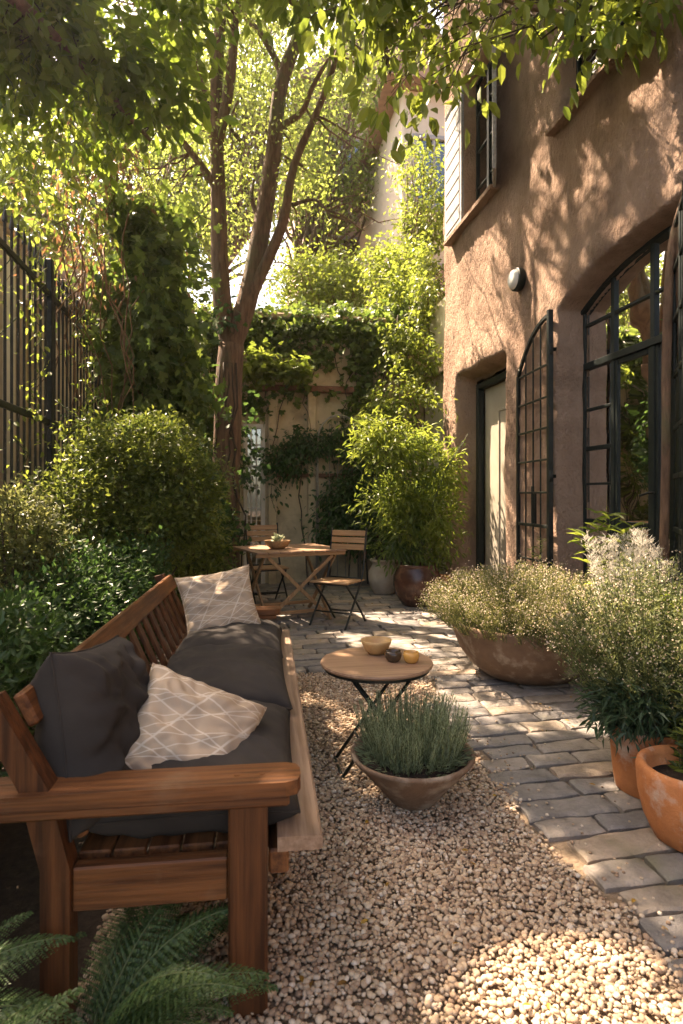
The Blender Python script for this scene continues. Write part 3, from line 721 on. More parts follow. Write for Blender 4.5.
# ------------------------------------------------------------------ houses beyond the far wall
def house(name, x0, x1, y0, y1, h, wall, roofm, label, wins, roof='flat'):
    r = empty(name, ((x0 + x1) / 2, (y0 + y1) / 2, 0), label=label, cat='building')
    b = MB(); b.box((x0, y0, -.05), (x1, y1, h), .03); b.build('wall', wall, r)
    if roof == 'flat': b = MB(); b.box((x0 - .3, y0 - .3, h), (x1 + .3, y1 + .3, h + .35), .05)
    else:
        xm = (x0 + x1) / 2; b = MB(); b.prism([(x0 - .4, h), (x1 + .4, h), (xm, h + roof)], 1, y0 - .4, y1 + .4)
    b.build('roof', roofm, r)
    for (cx, z, ww, hh_) in wins:
        f = MB(); y = y0 - .04
        f.box((cx - ww / 2 - .09, y - .04, z - .09), (cx - ww / 2, y + .03, z + hh_ + .09), .01); f.box((cx + ww / 2, y - .04, z - .09), (cx + ww / 2 + .09, y + .03, z + hh_ + .09), .01)
        f.box((cx - ww / 2, y - .04, z + hh_), (cx + ww / 2, y + .03, z + hh_ + .09), .01); f.box((cx - ww / 2, y - .06, z - .09), (cx + ww / 2, y + .03, z), .01); f.box((cx - .03, y - .02, z), (cx + .03, y + .02, z + hh_), .005)
        wn = f.build('window', M['greywood'], r)
        g = MB(); g.box((cx - ww / 2, y + .015, z), (cx + ww / 2, y + .03, z + hh_), 0); g.build('pane', M['glass'], wn)
    return r
pink = surf('pink_render', (.62, .44, .36), (.54, .38, .31), 1.2, .9, .2, 12, c3=(.42, .32, .27), s3=.5)
cream = surf('cream_render', (.66, .56, .46), (.58, .49, .4), 1.2, .9, .2, 12)
tile = surf('clay_tile', (.36, .22, .16), (.27, .17, .12), 8, .8, .6, 14)
house('town_house', 1.9, 7.5, 17, 25, 13.0, pink, tile, 'tall pale pink house showing between the trees beyond the far wall', [(x, z, .95, 1.7) for z in (4.2, 7.0, 9.8) for x in (2.9, 4.6, 6.3)], 2.5)
house('apartment_house', 3.25, 9, 11.8, 16.2, 9.6, cream, tile, 'cream house close behind the corner of the stucco building', [(x, z, .7, 1.4) for z in (4.6, 7.2) for x in (3.9, 5.6)], 2.0)
house('cottage', -6.2, -2.2, 15, 20, 5.6, cream, tile, 'low cream house with clay roof glimpsed beyond the railings', [(x, 3.6, .8, 1.3) for x in (-5, -3.4)], 1.9)
# ------------------------------------------------------------------ trees, shrubs and climbers
def blob_points(blobs, n, per=26, spread=.13, shell=.55, seed=None):
    """leaf points gathered in small clumps through a set of ellipsoids; returns points, outward directions, clump centres"""
    vol = np.array([b[1][0] * b[1][1] * b[1][2] * (b[2] if len(b) > 2 else 1) for b in blobs]); vol /= vol.sum()
    nc = max(1, n // per); pick = rng.choice(len(blobs), nc, p=vol)
    C = np.array([b[0] for b in blobs], float)[pick]; Rr = np.array([b[1] for b in blobs], float)[pick]
    d = norm(rng.normal(0, 1, (nc, 3))); r = shell + (1 - shell) * rng.random(nc) ** .6
    r = r * (1 + .16 * vnoise(d[:, 0] * 2.3 + C[:, 0], d[:, 1] * 2.3 + C[:, 1], d[:, 2] * 2.3 + C[:, 2], 17))
    cc = C + d * r[:, None] * Rr
    k = rng.integers(0, nc, n)
    sp = spread * rng.uniform(.6, 1.4, nc)[k]
    P = cc[k] + rng.normal(0, 1, (n, 3)) * sp[:, None] * np.array([1, 1, .7])
    out = norm(P - C[k] + 1e-4) ; ct = rng.random(nc)[k]
    return P, out, cc, ct, k
def foliage(name, blobs, n, L, mat, parent, shape='diamond', wr=.5, per=26, spread=.13, shell=.55, down=.25, keep=True, jit=.5, outw=.6, clip=None, tintpow=1.0):
    P, out, cc, ct, k = blob_points(blobs, n, per, spread, shell)
    ok = sun_keep(P) if keep else np.ones(len(P), bool)
    if clip is not None: ok &= clip(P)
    P, out, ct = P[ok], out[ok], ct[ok]
    D = out * outw + rng.normal(0, .55, P.shape); D[:, 2] -= down
    tint = np.clip(.65 * rng.random(len(P)) + .45 * ct - .05, 0, 1) ** tintpow
    o = leaves(name, P, D, L * rng.uniform(.7, 1.25, len(P)), wr, shape, mat, parent, tint, jit=jit)
    return o, cc
def wobble(a, b, n=6, amp=.05, sag=0.0):
    a = np.array(a, float); b = np.array(b, float); t = np.linspace(0, 1, n)[:, None]
    p = a + (b - a) * t + rng.normal(0, 1, (n, 3)) * amp * np.sin(t * pi) ; p[:, 2] -= sag * np.sin(t[:, 0] * pi); return p
def twigs(name, roots, cc, count, rad, mat, parent, amp=.06, keep=True, sub=0):
    m = MB(); roots = np.array(roots, float)
    idx = rng.choice(len(cc), min(count, len(cc)), replace=False)
    for i in idx:
        c = cc[i]
        j = np.argmin(np.linalg.norm(roots - c, axis=1) + (roots[:, 2] > c[2] + .3) * .6)
        L = np.linalg.norm(c - roots[j])
        m.tube(wobble(roots[j], c, 6, amp * L), np.linspace(rad * min(1, .4 + L * .5), rad * .22, 6), 5)
    return m.build(name, mat, parent, True)
def densify(pts, per=6):
    pts = np.array(pts, float); return np.concatenate([pts[i] + (pts[i + 1] - pts[i]) * np.linspace(0, 1, per, endpoint=False)[:, None] for i in range(len(pts) - 1)] + [pts[-1:]])
def smoothline(pts, n=24):
    pts = np.array(pts, float); k = len(pts); t = np.linspace(0, k - 1, n); out = []
    for tt in t:
        i = min(int(tt), k - 2); f = tt - i
        p0 = pts[max(i - 1, 0)]; p1 = pts[i]; p2 = pts[i + 1]; p3 = pts[min(i + 2, k - 1)]
        out.append(.5 * (2 * p1 + (p2 - p0) * f + (2 * p0 - 5 * p1 + 4 * p2 - p3) * f * f + (3 * p1 - p0 - 3 * p2 + p3) * f ** 3))
    return np.array(out)

# the forked tree in the courtyard
TY = 7.8
ct_ = empty('courtyard_tree', (-.2, TY, 0), label='forked tree with rough brown bark standing in the courtyard behind the wooden table', cat='tree')
def tp(px, py, dy=0): return onplane(px, py, TY + dy)
tr = MB()
base = [(-.20, TY, -.05), (-.19, TY, .8), (-.17, TY, 1.7), tp(228, 385), tp(231, 345)]
pts = smoothline(base, 16); tr.tube(pts, np.interp(np.linspace(0, 1, 16), [0, .12, .5, .85, 1], [.25, .20, .175, .175, .165]), 18, wob=.12)
pts = smoothline([tp(231, 352), tp(222, 300), tp(219, 230), tp(218, 180), tp(216, 100), tp(222, 0), tp(230, -150, .3), tp(225, -330, .5)], 30)
tr.tube(pts, np.interp(np.linspace(0, 1, 30), [0, .1, .4, 1], [.15, .115, .095, .04]), 14, wob=.14); Lft = pts
pts = smoothline([tp(230, 350), tp(247, 300), tp(260, 235), tp(272, 160), tp(281, 85), tp(306, 10), tp(335, -130, -.3), tp(350, -300, -.6)], 30)
tr.tube(pts, np.interp(np.linspace(0, 1, 30), [0, .1, .4, 1], [.155, .13, .105, .04]), 14, wob=.14); Rgt = pts
tr.build('trunk', M['bark'], ct_, True)
LB = [([tp(238, 325), tp(262, 272, -.1), tp(283, 222, -.2), tp(294, 165, -.3), tp(320, 105, -.5), tp(345, 30, -.7)], .085, .03),
      ([tp(218, 190), tp(197, 160, -.1), tp(170, 128, -.3), tp(135, 98, -.5), tp(90, 70, -.9)], .055, .016),
      ([tp(218, 150), tp(205, 100, .1), tp(190, 55, .2), tp(182, 0, .3), tp(160, -110, .4), tp(120, -220, .3)], .085, .025),
      ([tp(218, 140), tp(228, 95, -.1), tp(233, 50, -.1), tp(238, 0, -.2), tp(262, -120, -.3)], .08, .03),
      ([tp(196, 60), tp(172, 35, .2), tp(150, 8, .3), tp(110, -60, .5)], .04, .015),
      ([tp(284, 82), tp(276, 60, .1), tp(258, 30, .2), tp(240, 8, .4), tp(205, -80, .7)], .05, .02),
      ([tp(279, 128), tp(302, 112, -.1), tp(312, 88, -.2), tp(330, 58, -.3), tp(372, 10, -.6)], .045, .015),
      ([tp(240, 140), tp(230, 125, .1), tp(238, 100, .2)], .03, .012),
      ([tp(292, 205, -.2), tp(315, 200, -.3), tp(330, 215, -.4)], .028, .01),
      ([tp(262, 225), tp(252, 200, .1), tp(254, 180, .2)], .04, .018)]
for (L_, r0, r1) in LB:
    m = MB(); p_ = smoothline(L_, 16); m.tube(p_, np.linspace(r0, r1, 16), 9, wob=.12); m.build('limb', M['bark'], ct_, True)
roots = np.concatenate([Lft[6:], Rgt[6:]] + [smoothline(l[0], 14) for l in LB])
blobs = [((-.9, 8.0, 5.6), (1.3, 1.1, 1.2), .8), ((.3, 8.3, 6.0), (1.2, 1.0, 1.3), .9), ((1.5, 8.0, 5.6), (.9, .9, 1.1), .8), ((-1.0, 7.6, 7.6), (1.5, 1.5, 1.2)), ((.6, 7.6, 7.9), (1.6, 1.5, 1.3)),
         ((2.0, 7.2, 7.5), (1.3, 1.3, 1.2), .8), ((0, 6.3, 8.6), (2.1, 1.7, 1.2)), ((-1.3, 6.1, 7.6), (1.3, 1.3, .9)), ((1.6, 5.6, 8.4), (1.5, 1.4, 1.0)), ((-.2, 8.6, 9.6), (2.4, 2.0, 1.3)), ((-.6, 8.4, 4.3), (1.0, .8, .6), .4), ((1.0, 8.7, 4.5), (.7, .6, .6), .35)]
o, cc = foliage('crown', blobs, 52000, .062, M['leaf_main'], ct_, 'diamond', .55, per=60, spread=.20, shell=.25, down=.5)
twigs('twig', roots, cc, 420, .016, M['bark'], ct_, .05)

# the big-leaved tree leaning in from the left, its boughs hanging into the top of the view
ot = empty('overhanging_tree', (-1.86, 3.3, 0), label='broad-leaved tree whose lit boughs hang across the top of the view', cat='tree')
tr = MB(); p_ = smoothline([(-1.86, 3.3, -.05), (-1.88, 3.3, 2.2), (-1.75, 3.35, 4.3), (-1.3, 3.4, 5.4), (-.5, 3.6, 6.0)], 22); tr.tube(p_, np.linspace(.17, .09, 22), 14, wob=.12); tr.build('trunk', M['bark'], ot, True)
OL = [[(-.5, 3.6, 6.0), (.5, 3.9, 5.9), (1.3, 3.9, 5.35), (1.75, 3.85, 4.75), (2.2, 3.7, 4.55)], [(-1.3, 3.4, 5.4), (-.7, 4.6, 5.9), (.1, 5.6, 6.2), (.9, 6.0, 6.0)], [(-1.75, 3.35, 4.3), (-1.5, 4.2, 4.6), (-1.15, 4.9, 4.6), (-.75, 5.3, 4.35)],
      [(.5, 3.9, 5.9), (1.0, 4.6, 5.6), (1.25, 5.0, 5.0)], [(-1.3, 3.4, 5.4), (-1.5, 5.0, 6.2), (-1.4, 6.3, 6.4)], [(-.5, 3.6, 6.0), (.4, 2.6, 6.3), (1.2, 1.8, 6.3)]]
rt = []
for l in OL:
    m = MB(); p_ = smoothline(l, 18); rt.append(p_); m.tube(p_, np.linspace(.06, .014, 18), 8, wob=.1); m.build('limb', M['bark'], ot, True)
def ob(px, py, Y): return tuple(onplane(px, py, Y))
blobs = [(ob(350, 0, 4.1), (.30, .4, .30)), (ob(400, 20, 4.2), (.34, .4, .32), 1.2), (ob(455, 30, 4.1), (.30, .35, .28), 1.1), (ob(505, 25, 3.9), (.28, .3, .18), 1.0), (ob(550, 20, 3.8), (.26, .3, .22), .9), (ob(395, 85, 4.2), (.22, .3, .22), .9), (ob(605, 25, 3.6), (.28, .3, .24)), (ob(645, 5, 3.4), (.2, .3, .2)),
         (ob(400, -20, 4.4), (.6, .5, .35)), (ob(520, -30, 4.2), (.7, .5, .35)), (ob(436, 105, 4.0), (.10, .2, .18), 1.5), (ob(362, 85, 4.5), (.16, .2, .2), 1.2), (ob(578, 60, 3.7), (.10, .2, .14), 1.2)]
blobs1 = blobs
def noface(P): return ~((P[:, 0] > 2.66))
o1, cc1 = foliage('crown', blobs, 2600, .135, M['leaf_bright'], ot, 'oval', .52, per=9, spread=.10, shell=.2, down=.8, clip=noface)  # lit look of these boughs partly put into the brighter leaf colour
twigs('twig', np.concatenate(rt), cc1, 150, .008, M['twig'], ot, .06)
blobs = [(ob(20, 5, 4.6), (.6, .5, .45), 1.3), (ob(0, 60, 4.8), (.3, .4, .4), .8), (ob(80, 45, 5.0), (.45, .5, .45)), (ob(125, 75, 5.3), (.42, .5, .4)), (ob(70, 120, 5.3), (.4, .4, .3), .7), (ob(165, 25, 5.5), (.4, .5, .3)), (ob(150, 115, 5.3), (.25, .3, .18), .8), (ob(60, -60, 5.2), (1.0, .8, .5)), (ob(185, 105, 5.4), (.2, .2, .2), .9), (ob(300, -40, 5.0), (.7, .6, .3), .6)]
o2, cc2 = foliage('crown', blobs, 9500, .135, M['leaf_big'], ot, 'oval', .55, per=14, spread=.13, shell=.3, down=.6, clip=noface)
twigs('twig', np.concatenate(rt), cc2, 160, .009, M['twig'], ot, .06)
# its high crown, unseen above the frame and added to shade the foreground
def over(px, py, r, h=6.9, z=0.0, w_=1.0):  # unseen leaf patch set on the sun ray of the spot it shades
    g = ground(px, py, z); t = (h - z) / S[2]; return ((g[0] + S[0] * t, g[1] + S[1] * t, h), (r, r, .3), w_)
foliage('crown', [over(345, 930, .30), over(385, 860, .30), over(350, 830, .3), over(420, 900, .22), over(440, 850, .24), over(320, 1000, .28), over(370, 980, .2), over(480, 865, .22), over(520, 893, .15), over(565, 915, .14), over(615, 938, .14), over(670, 962, .14),
        over(470, 790, .25), over(560, 800, .3), over(600, 770, .25), over(520, 770, .2), over(400, 800, .25), over(190, 735, .25, z=.6), over(240, 700, .22, z=.55), over(300, 790, .2), over(230, 660, .2, z=.55), over(60, 700, .3, z=.8), over(110, 935, .3), over(60, 960, .25), over(180, 900, .2), over(40, 610, .3, z=.8), over(70, 590, .25, z=.8), over(640, 830, .2), over(320, 640, .2)], 9000, .12, M['leaf_big'], ot, 'oval', .6, per=14, spread=.09, shell=.0, down=.3)
blobs = [((-1.4, 4.9, 6.7), (.8, 1.0, .5), .7), ((.2, 3.6, 6.9), (1.6, 1.3, .6)), ((-.8, 2.4, 6.8), (1.3, 1.3, .6)), ((.9, 5.4, 6.9), (1.2, 1.1, .6)), ((-.4, 5.6, 7.0), (1.4, 1.2, .7)), ((1.6, 2.6, 6.8), (1.2, 1.2, .5), .7)]
foliage('crown', blobs, 17000, .12, M['leaf_big'], ot, 'oval', .58, per=22, spread=.22, shell=.2, down=.5)

def simple_tree(name, x, y, h, crown, n, L, mat, label, group=None, trunk_r=.12, per=50, spread=.25, lean=(0, 0), shell=.45, keep=True, cat='tree', clip=None):
    r = empty(name, (x, y, 0), label=label, cat=cat, group=group)
    m = MB(); p_ = smoothline([(x, y, -.05), (x + lean[0] * .3, y, h * .3), (x + lean[0], y + lean[1], h * .8)], 14); m.tube(p_, np.linspace(trunk_r, trunk_r * .35, 14), 10, wob=.1); m.build('trunk', M['bark'], r, True)
    o, cc = foliage('crown', crown, n, L, mat, r, 'diamond', .55, per=per, spread=spread, shell=shell, down=.4, keep=keep, clip=clip)
    twigs('branch', p_[4:], cc, 70, trunk_r * .35, M['bark'], r, .05)
    return r
def bl(px, py, Y, rx, rz, ry=None, wgt=1.0): return (tuple(onplane(px, py, Y)), (rx, ry or rx, rz), wgt)
simple_tree('broadleaf_tree', 3.15, 10.6, 6.4, [bl(412, 165, 10.6, .42, .4, wgt=.7), bl(428, 215, 10.4, .5, .6), bl(402, 270, 10.3, .6, .55), bl(415, 315, 10.0, .7, .6)], 10500, .085, M['leaf_bright'], 'slender sunlit yellow-green tree beyond the wall beside the house corner', trunk_r=.07, per=40, spread=.16, clip=lambda P: (P[:, 1] > 9.5))
simple_tree('broadleaf_tree', 1.9, 12.5, 4.8, [bl(325, 285, 12.5, .9, .55), bl(345, 300, 12, .7, .5), bl(300, 305, 12.2, .5, .3)], 9000, .09, M['leaf_bright'], 'low bright tree peeping over the middle of the far wall', trunk_r=.09, keep=False)
simple_tree('broadleaf_tree', -2.3, 12.2, 6.0, [bl(165, 190, 12.0, 1.0, 1.2), bl(140, 250, 11.6, .9, .9), bl(185, 240, 12, .6, .7, wgt=.6), bl(150, 120, 12.4, 1.0, .9), bl(185, 295, 11, .6, .4)], 21000, .10, M['leaf_main'], 'green tree beyond the far wall left of the forked tree', trunk_r=.14)
simple_tree('broadleaf_tree', 1.6, 15.0, 8.5, [bl(345, 150, 15, 1.5, 1.7), bl(310, 200, 14.6, 1.1, 1.1), bl(360, 60, 15, 1.0, 1.0)], 10500, .12, M['leaf_main'], 'airy tree in front of the pale pink house', trunk_r=.15, per=60, spread=.35)
simple_tree('broadleaf_tree', -.6, 17.5, 9.5, [bl(250, 120, 17.5, 2.0, 1.9), bl(215, 60, 17, 1.8, 1.6), bl(290, 40, 17.5, 1.6, 1.4), bl(250, 225, 17, .9, .8, wgt=.9), bl(282, 262, 16.5, .7, .6, wgt=.9), bl(238, 285, 16.5, .6, .4)], 14000, .14, M['leaf_main'], 'distant tree directly behind the fork of the courtyard tree', trunk_r=.2, per=60, spread=.4)
simple_tree('broadleaf_tree', -4.6, 10.5, 7.0, [((-4.6, 10.4, 6.6), (1.8, 1.6, 1.5)), ((-3.6, 9.8, 5.6), (1.1, 1.2, .9))], 12000, .13, M['leaf_main'], 'tall tree beyond the cream wall on the left', trunk_r=.2, per=60, spread=.4)

# climbers
def vine_strands(m, starts, length, n=9, rad=.006, drift=.15):
    out = []
    for s in starts:
        L = length * random.uniform(.6, 1.2); p = [np.array(s, float)]
        for i in range(n): p.append(p[-1] + np.array([random.gauss(0, drift * .12), random.gauss(0, drift * .12), -L / n]))
        m.tube(p, np.linspace(rad, rad * .4, n + 1), 5); out += p
    return np.array(out)
iv = empty('ivy', (.4, 9.15, 3.3), label='thick green ivy spilling over the top of the far courtyard wall', cat='climber')
def wallclip(P): return (P[:, 1] < 9.19) | (P[:, 2] > 4.08)
def bw(px, py, rx, rz, w=1.0, d=.16, Y=9.1): return (tuple(onplane(px, py, Y)), (rx, d, rz), w)
blobs = [bw(x, y, rx, rz, w_) for (x, y, rx, rz, w_) in ((175, 335, .5, .35, 1), (205, 345, .4, .5, 1), (255, 330, .5, .22, 1), (300, 330, .5, .2, 1), (345, 332, .45, .2, 1), (385, 335, .5, .3, 1.3), (270, 345, .5, .22, 1), (320, 355, .32, .25, .8), (365, 360, .35, .35, .8), (285, 390, .18, .5, .25), (250, 400, .14, .4, .3), (340, 400, .18, .4, .4), (365, 400, .25, .45, .7), (195, 420, .4, .7, .9), (310, 385, .12, .3, .25))]
blobs += [(tuple(onplane(x, 318, 9.3)), (.5, .3, .14), .8) for x in (200, 250, 300, 350, 400)]
m_, cci = foliage('leaves', blobs, 9800, .085, M['ivy'], iv, 'lobed', .95, keep=False, per=18, spread=.11, shell=.1, down=.9, outw=.2, clip=wallclip, jit=.35)
m = MB()
vine_strands(m, [onplane(x, y, 9.13) for x, y in ((250, 340), (268, 345), (285, 340), (300, 350), (318, 345), (335, 340), (352, 345), (372, 350), (215, 350), (385, 350), (243, 345), (362, 342))], 2.2, 12, .009, .35)
m.build('stem', M['twig'], iv, True)
# bright bough of ivy reaching forward in the sun
vb = empty('ivy', tuple(onplane(270, 365, 8.5)), label='sunlit spray of ivy standing out from the far wall beside the forked trunk', cat='climber')
foliage('leaves', [(tuple(onplane(258, 365, 8.7)), (.34, .25, .14)), (tuple(onplane(290, 372, 8.6)), (.34, .22, .12)), (tuple(onplane(262, 385, 8.7)), (.2, .2, .1), .5)], 1100, .085, M['leaf_bright'], vb, 'lobed', .9, keep=False, per=14, spread=.09, shell=.1, down=.3, jit=.25)
m = MB()
for px in (255, 275, 295): m.tube(wobble(onplane(px - 10, 350, 9.15), onplane(px, 370, 8.6), 6, .02), .008, 5)
m.build('stem', M['twig'], vb, True)
# climber tumbling down at the house corner
vr = empty('climbing_vine', tuple(onplane(405, 380, 8.3)), label='climber cascading down beside the house corner towards the potted bamboo', cat='climber')
blobs = [bl(425, 300, 8.7, .35, .35, .3), bl(400, 330, 8.6, .4, .4, .3), bl(415, 360, 8.3, .32, .35, .3, .9), bl(395, 385, 8.2, .35, .35, .3), bl(380, 415, 8.4, .35, .3, .3), bl(412, 405, 8.0, .3, .3, .3), bl(380, 350, 8.8, .3, .3, .3, .8), bl(432, 260, 8.9, .25, .5, .3, .8), bl(398, 290, 9.2, .5, .3, .3, .8)]
foliage('leaves', blobs, 8500, .075, M['leaf_bright'], vr, 'diamond', .6, per=20, spread=.12, shell=.2, down=.7, clip=lambda P: (P[:, 0] < 2.86) & wallclip(P) & ((P[:, 1] > 7.85) | (P[:, 0] < 2.65)))
m = MB()
for px, py in ((425, 320), (410, 330), (398, 345), (430, 300), (385, 360)): m.tube(wobble(onplane(px, py - 30, 8.8), onplane(px - 8, 590, 8.6), 12, .09), np.linspace(.008, .016, 12), 6)
m.build('stem', M['twig'], vr, True)
# dark climber on the metal arch against the far wall
va = empty('climbing_rose', (1.45, 9.0, 0), label='dark climber trained over a pale metal arch at the far wall', cat='climber')
blobs = [bw(285, 460, .28, .28, 1, .16, 8.95), bw(312, 445, .3, .25, 1, .16, 8.95), bw(345, 440, .3, .35, 1, .16, 8.95), bw(300, 470, .2, .2, .7, .16, 8.95), bw(370, 470, .3, .5, 1.2, .2, 8.9), bw(350, 500, .4, .4, 1.2, .22, 8.8), bw(375, 530, .4, .4, 1.3, .25, 8.7), bw(335, 530, .35, .25, .8, .25, 8.7), bw(275, 490, .1, .2, .3, .1, 9.0)]
foliage('leaves', blobs, 8000, .08, M['leaf_dark'], va, 'oval', .55, per=18, spread=.12, shell=.1, down=.8, clip=wallclip)
m = MB()
for (x0, x1, z1) in ((1.15, 1.80, 2.15),):
    for dy in (8.92, 9.08):
        n_ = 18; a_ = np.linspace(0, pi, n_); cx = (x0 + x1) / 2; rr = (x1 - x0) / 2
        p_ = [(x0, dy, 0)] + [(cx - rr * cos(t), dy, z1 + rr * 1.25 * sin(t)) for t in a_] + [(x1, dy, 0)]
        m.tube(p_, .013, 6)
    for z in np.arange(.3, 2.3, .3):
        for x in (x0, x1): m.tube([(x, 8.92, z), (x, 9.08, z)], .008, 5)
    for x in (1.35, 1.475, 1.6): m.tube([(x, 9.08, 0), (x, 9.08, 2.45)], .006, 5)
    for z in (.7, 1.2, 1.7, 2.1): m.tube([(x0, 9.08, z), (x1, 9.08, z)], .006, 5)
m.build('metal_arch', surf('pale_metal', (.42, .38, .32), (.3, .26, .2), 20, .6, .1, 50, metal=.2), va, True)
m = MB()
for x in (1.0, 1.3, 1.6, 1.9): m.tube(wobble((x, 8.85, 0), (x + random.uniform(-.2, .2), 9.08, 2.4), 10, .05), np.linspace(.014, .006, 10), 6)
m.build('stem', M['twig'], va, True)
# ivy at the foot of the forked tree
vt = empty('ivy', (-.25, 7.6, 0), label='dark ivy clothing the foot of the forked tree', cat='climber')
foliage('leaves', [bl(225, 440, 7.7, .26, .5, .3), bl(205, 420, 7.8, .22, .35, .25), bl(232, 400, 7.7, .16, .3, .25, .6), bl(208, 480, 7.6, .28, .3, .3), bl(240, 455, 7.6, .15, .3, .2, .6), bl(218, 318, 7.75, .16, .28, .2, .4), bl(212, 520, 7.4, .28, .35, .3)], 5200, .075, M['leaf_dark'], vt, 'lobed', .9, per=16, spread=.10, shell=.3, down=.8)
m = MB()
for k_ in range(5): m.tube(wobble((-.3 + .08 * k_, 7.62, 0), (-.25 + .05 * k_, 7.63, 3.0), 12, .06), .012, 6)
m.build('stem', M['twig'], vt, True)
# hanging vine with big dark leaves over the railings
vh = empty('hanging_vine', (-1.45, 6.2, 3.4), label='big-leaved dark vine hanging in a thick curtain over the far railings', cat='climber')
blobs = [bl(92, 205, 6.5, .24, .18, .3, .7), bl(72, 215, 6.0, .20, .14, .25, .6), bl(85, 245, 6.0, .16, .18, .25, .5), bl(120, 222, 6.5, .26, .14, .3, .7), bl(150, 235, 6.6, .24, .26, .3, .9), bl(120, 262, 6.6, .24, .28, .3), bl(140, 280, 6.6, .32, .4, .35), bl(138, 320, 6.7, .26, .4, .3), bl(150, 340, 6.8, .35, .45, .35), bl(165, 390, 7.0, .36, .5, .3), bl(140, 380, 6.8, .26, .4, .3), bl(178, 390, 7.5, .25, .4, .3, .6), bl(140, 430, 6.8, .4, .4, .3)]
foliage('leaves', blobs, 6300, .125, M['ivy'], vh, 'lobed', .85, per=12, spread=.18, shell=.1, down=1.0)
foliage('new_leaves', blobs[1:], 2600, .10, M['ivy'], vh, 'oval', .55, per=10, spread=.12, shell=.8, down=1.0)
m = MB(); vine_strands(m, [np.array([-1.5 + random.uniform(-.2, .5), random.uniform(5.8, 7.6), random.uniform(3.3, 4.2)]) for _ in range(34)], 2.6, 10, .008, .5)
m.build('stem', M['dry'], vh, True)
# dry brown vine hanging above it
vd = empty('dead_vine', (-1.5, 6.4, 4.6), label='withered brown vine hanging below the boughs at upper left', cat='climber')
m = MB(); P_ = vine_strands(m, [tuple(onplane(random.uniform(75, 118), random.uniform(85, 170), random.uniform(6.1, 6.7))) for _ in range(46)], 1.5, 10, .006, .9); m.build('stem', M['dry'], vd, True)
k_ = 900; P2 = P_[rng.integers(0, len(P_), k_)] + rng.normal(0, .05, (k_, 3)); leaves('dead_leaves', P2, rng.normal(0, .5, (k_, 3)) + [0, 0, -1], .08 * rng.uniform(.6, 1.2, k_), .4, 'oval', leafmat('dead_leaf', (.13, .07, .03), (.26, .155, .07), .3), vd)
# pale sunlit vine at the extreme upper left
vl = empty('hanging_vine', (-1.5, 4.9, 4.2), label='pale sunlit vine trailing down the cream wall at the upper left edge', cat='climber')
m = MB(); P_ = vine_strands(m, [tuple(onplane(random.uniform(-5, 70), random.uniform(-20, 80), random.uniform(4.7, 5.4))) for _ in range(28)], 1.35, 12, .006, .9); m.build('stem', M['stemg'], vl, True)
k_ = 1700; P2 = P_[rng.integers(0, len(P_), k_)] + rng.normal(0, .05, (k_, 3)); leaves('leaves', P2, rng.normal(0, .5, (k_, 3)) + [0, 0, -.7], .085 * rng.uniform(.6, 1.2, k_), .5, 'oval', M['leaf_bright'], vl)
vf = empty('climbing_vine', (-1.6, 4.9, 2.6), label='thin leafy vine threaded through the near iron railings', cat='climber')
m = MB(); P_ = vine_strands(m, [tuple(onplane(px, py, Y)) for px, py, Y in ((12, 240, 4.7), (45, 255, 5.4), (60, 290, 5.7), (95, 340, 6.6), (20, 300, 4.9), (55, 400, 5.5), (10, 420, 4.7), (30, 200, 5.1))], 1.5, 14, .005, .7); m.build('stem', M['stemg'], vf, True)
k_ = 620; P2 = P_[rng.integers(0, len(P_), k_)] + rng.normal(0, .045, (k_, 3)); leaves('leaves', P2, rng.normal(0, .5, (k_, 3)) + [0, 0, -.3], .055 * rng.uniform(.6, 1.3, k_), .6, 'oval', M['leaf_bright'], vf)

# shrubs
def shrub(name, label, loc, blobs, n, L, mat, shape='diamond', wr=.5, per=20, spread=.09, shell=.45, stems=9, group=None, cat='shrub', down=.1, outw=.7, inner=0, stemr=.012, clip=None, jit=.5):
    r = empty(name, loc, label=label, cat=cat, group=group)
    o, cc = foliage('leaves', blobs, n, L, mat, r, shape, wr, per=per, spread=spread, shell=shell, down=down, outw=outw, clip=clip, jit=jit)
    m = MB(); idx = rng.choice(len(cc), min(stems * 4, len(cc)), replace=False)
    for i, q in enumerate(idx):
        c = cc[q]; b0 = np.array(loc) + [random.gauss(0, .06), random.gauss(0, .06), -.02]
        mid = b0 * .5 + c * .5 + [0, 0, .12]; m.tube(smoothline([b0, mid, c], 8), np.linspace(stemr, stemr * .3, 8), 6)
    m.build('stem', M['twig'], r, True)
    return r
NF = lambda P: P[:, 0] > -1.57
shrub('rounded_shrub', 'large rounded shrub with small lit leaves behind the bench', (-.85, 5.0, 0), [bl(150, 450, 5.0, .42, .26, .4), bl(115, 480, 4.9, .4, .32, .4), bl(185, 485, 5.0, .32, .28, .4), bl(150, 520, 4.9, .45, .30, .42), bl(190, 515, 5.0, .24, .22, .3, .7), bl(100, 440, 5.1, .25, .22, .3, .6), bl(165, 420, 5.1, .22, .16, .2, .4), bl(70, 520, 4.6, .4, .35, .3)], 26000, .046, M['leaf_box'], per=26, spread=.075, clip=NF)
shrub('flowering_shrub', 'pale green speckled shrub at the left edge against the railings', (-1.28, 3.7, 0), [bl(12, 530, 3.75, .24, .24, .22), bl(35, 545, 3.9, .2, .18, .2), bl(10, 580, 3.7, .26, .26, .24), bl(15, 500, 3.9, .14, .12, .2, .4)], 6500, .036, M['leaf_pale'], per=18, spread=.05, clip=NF)
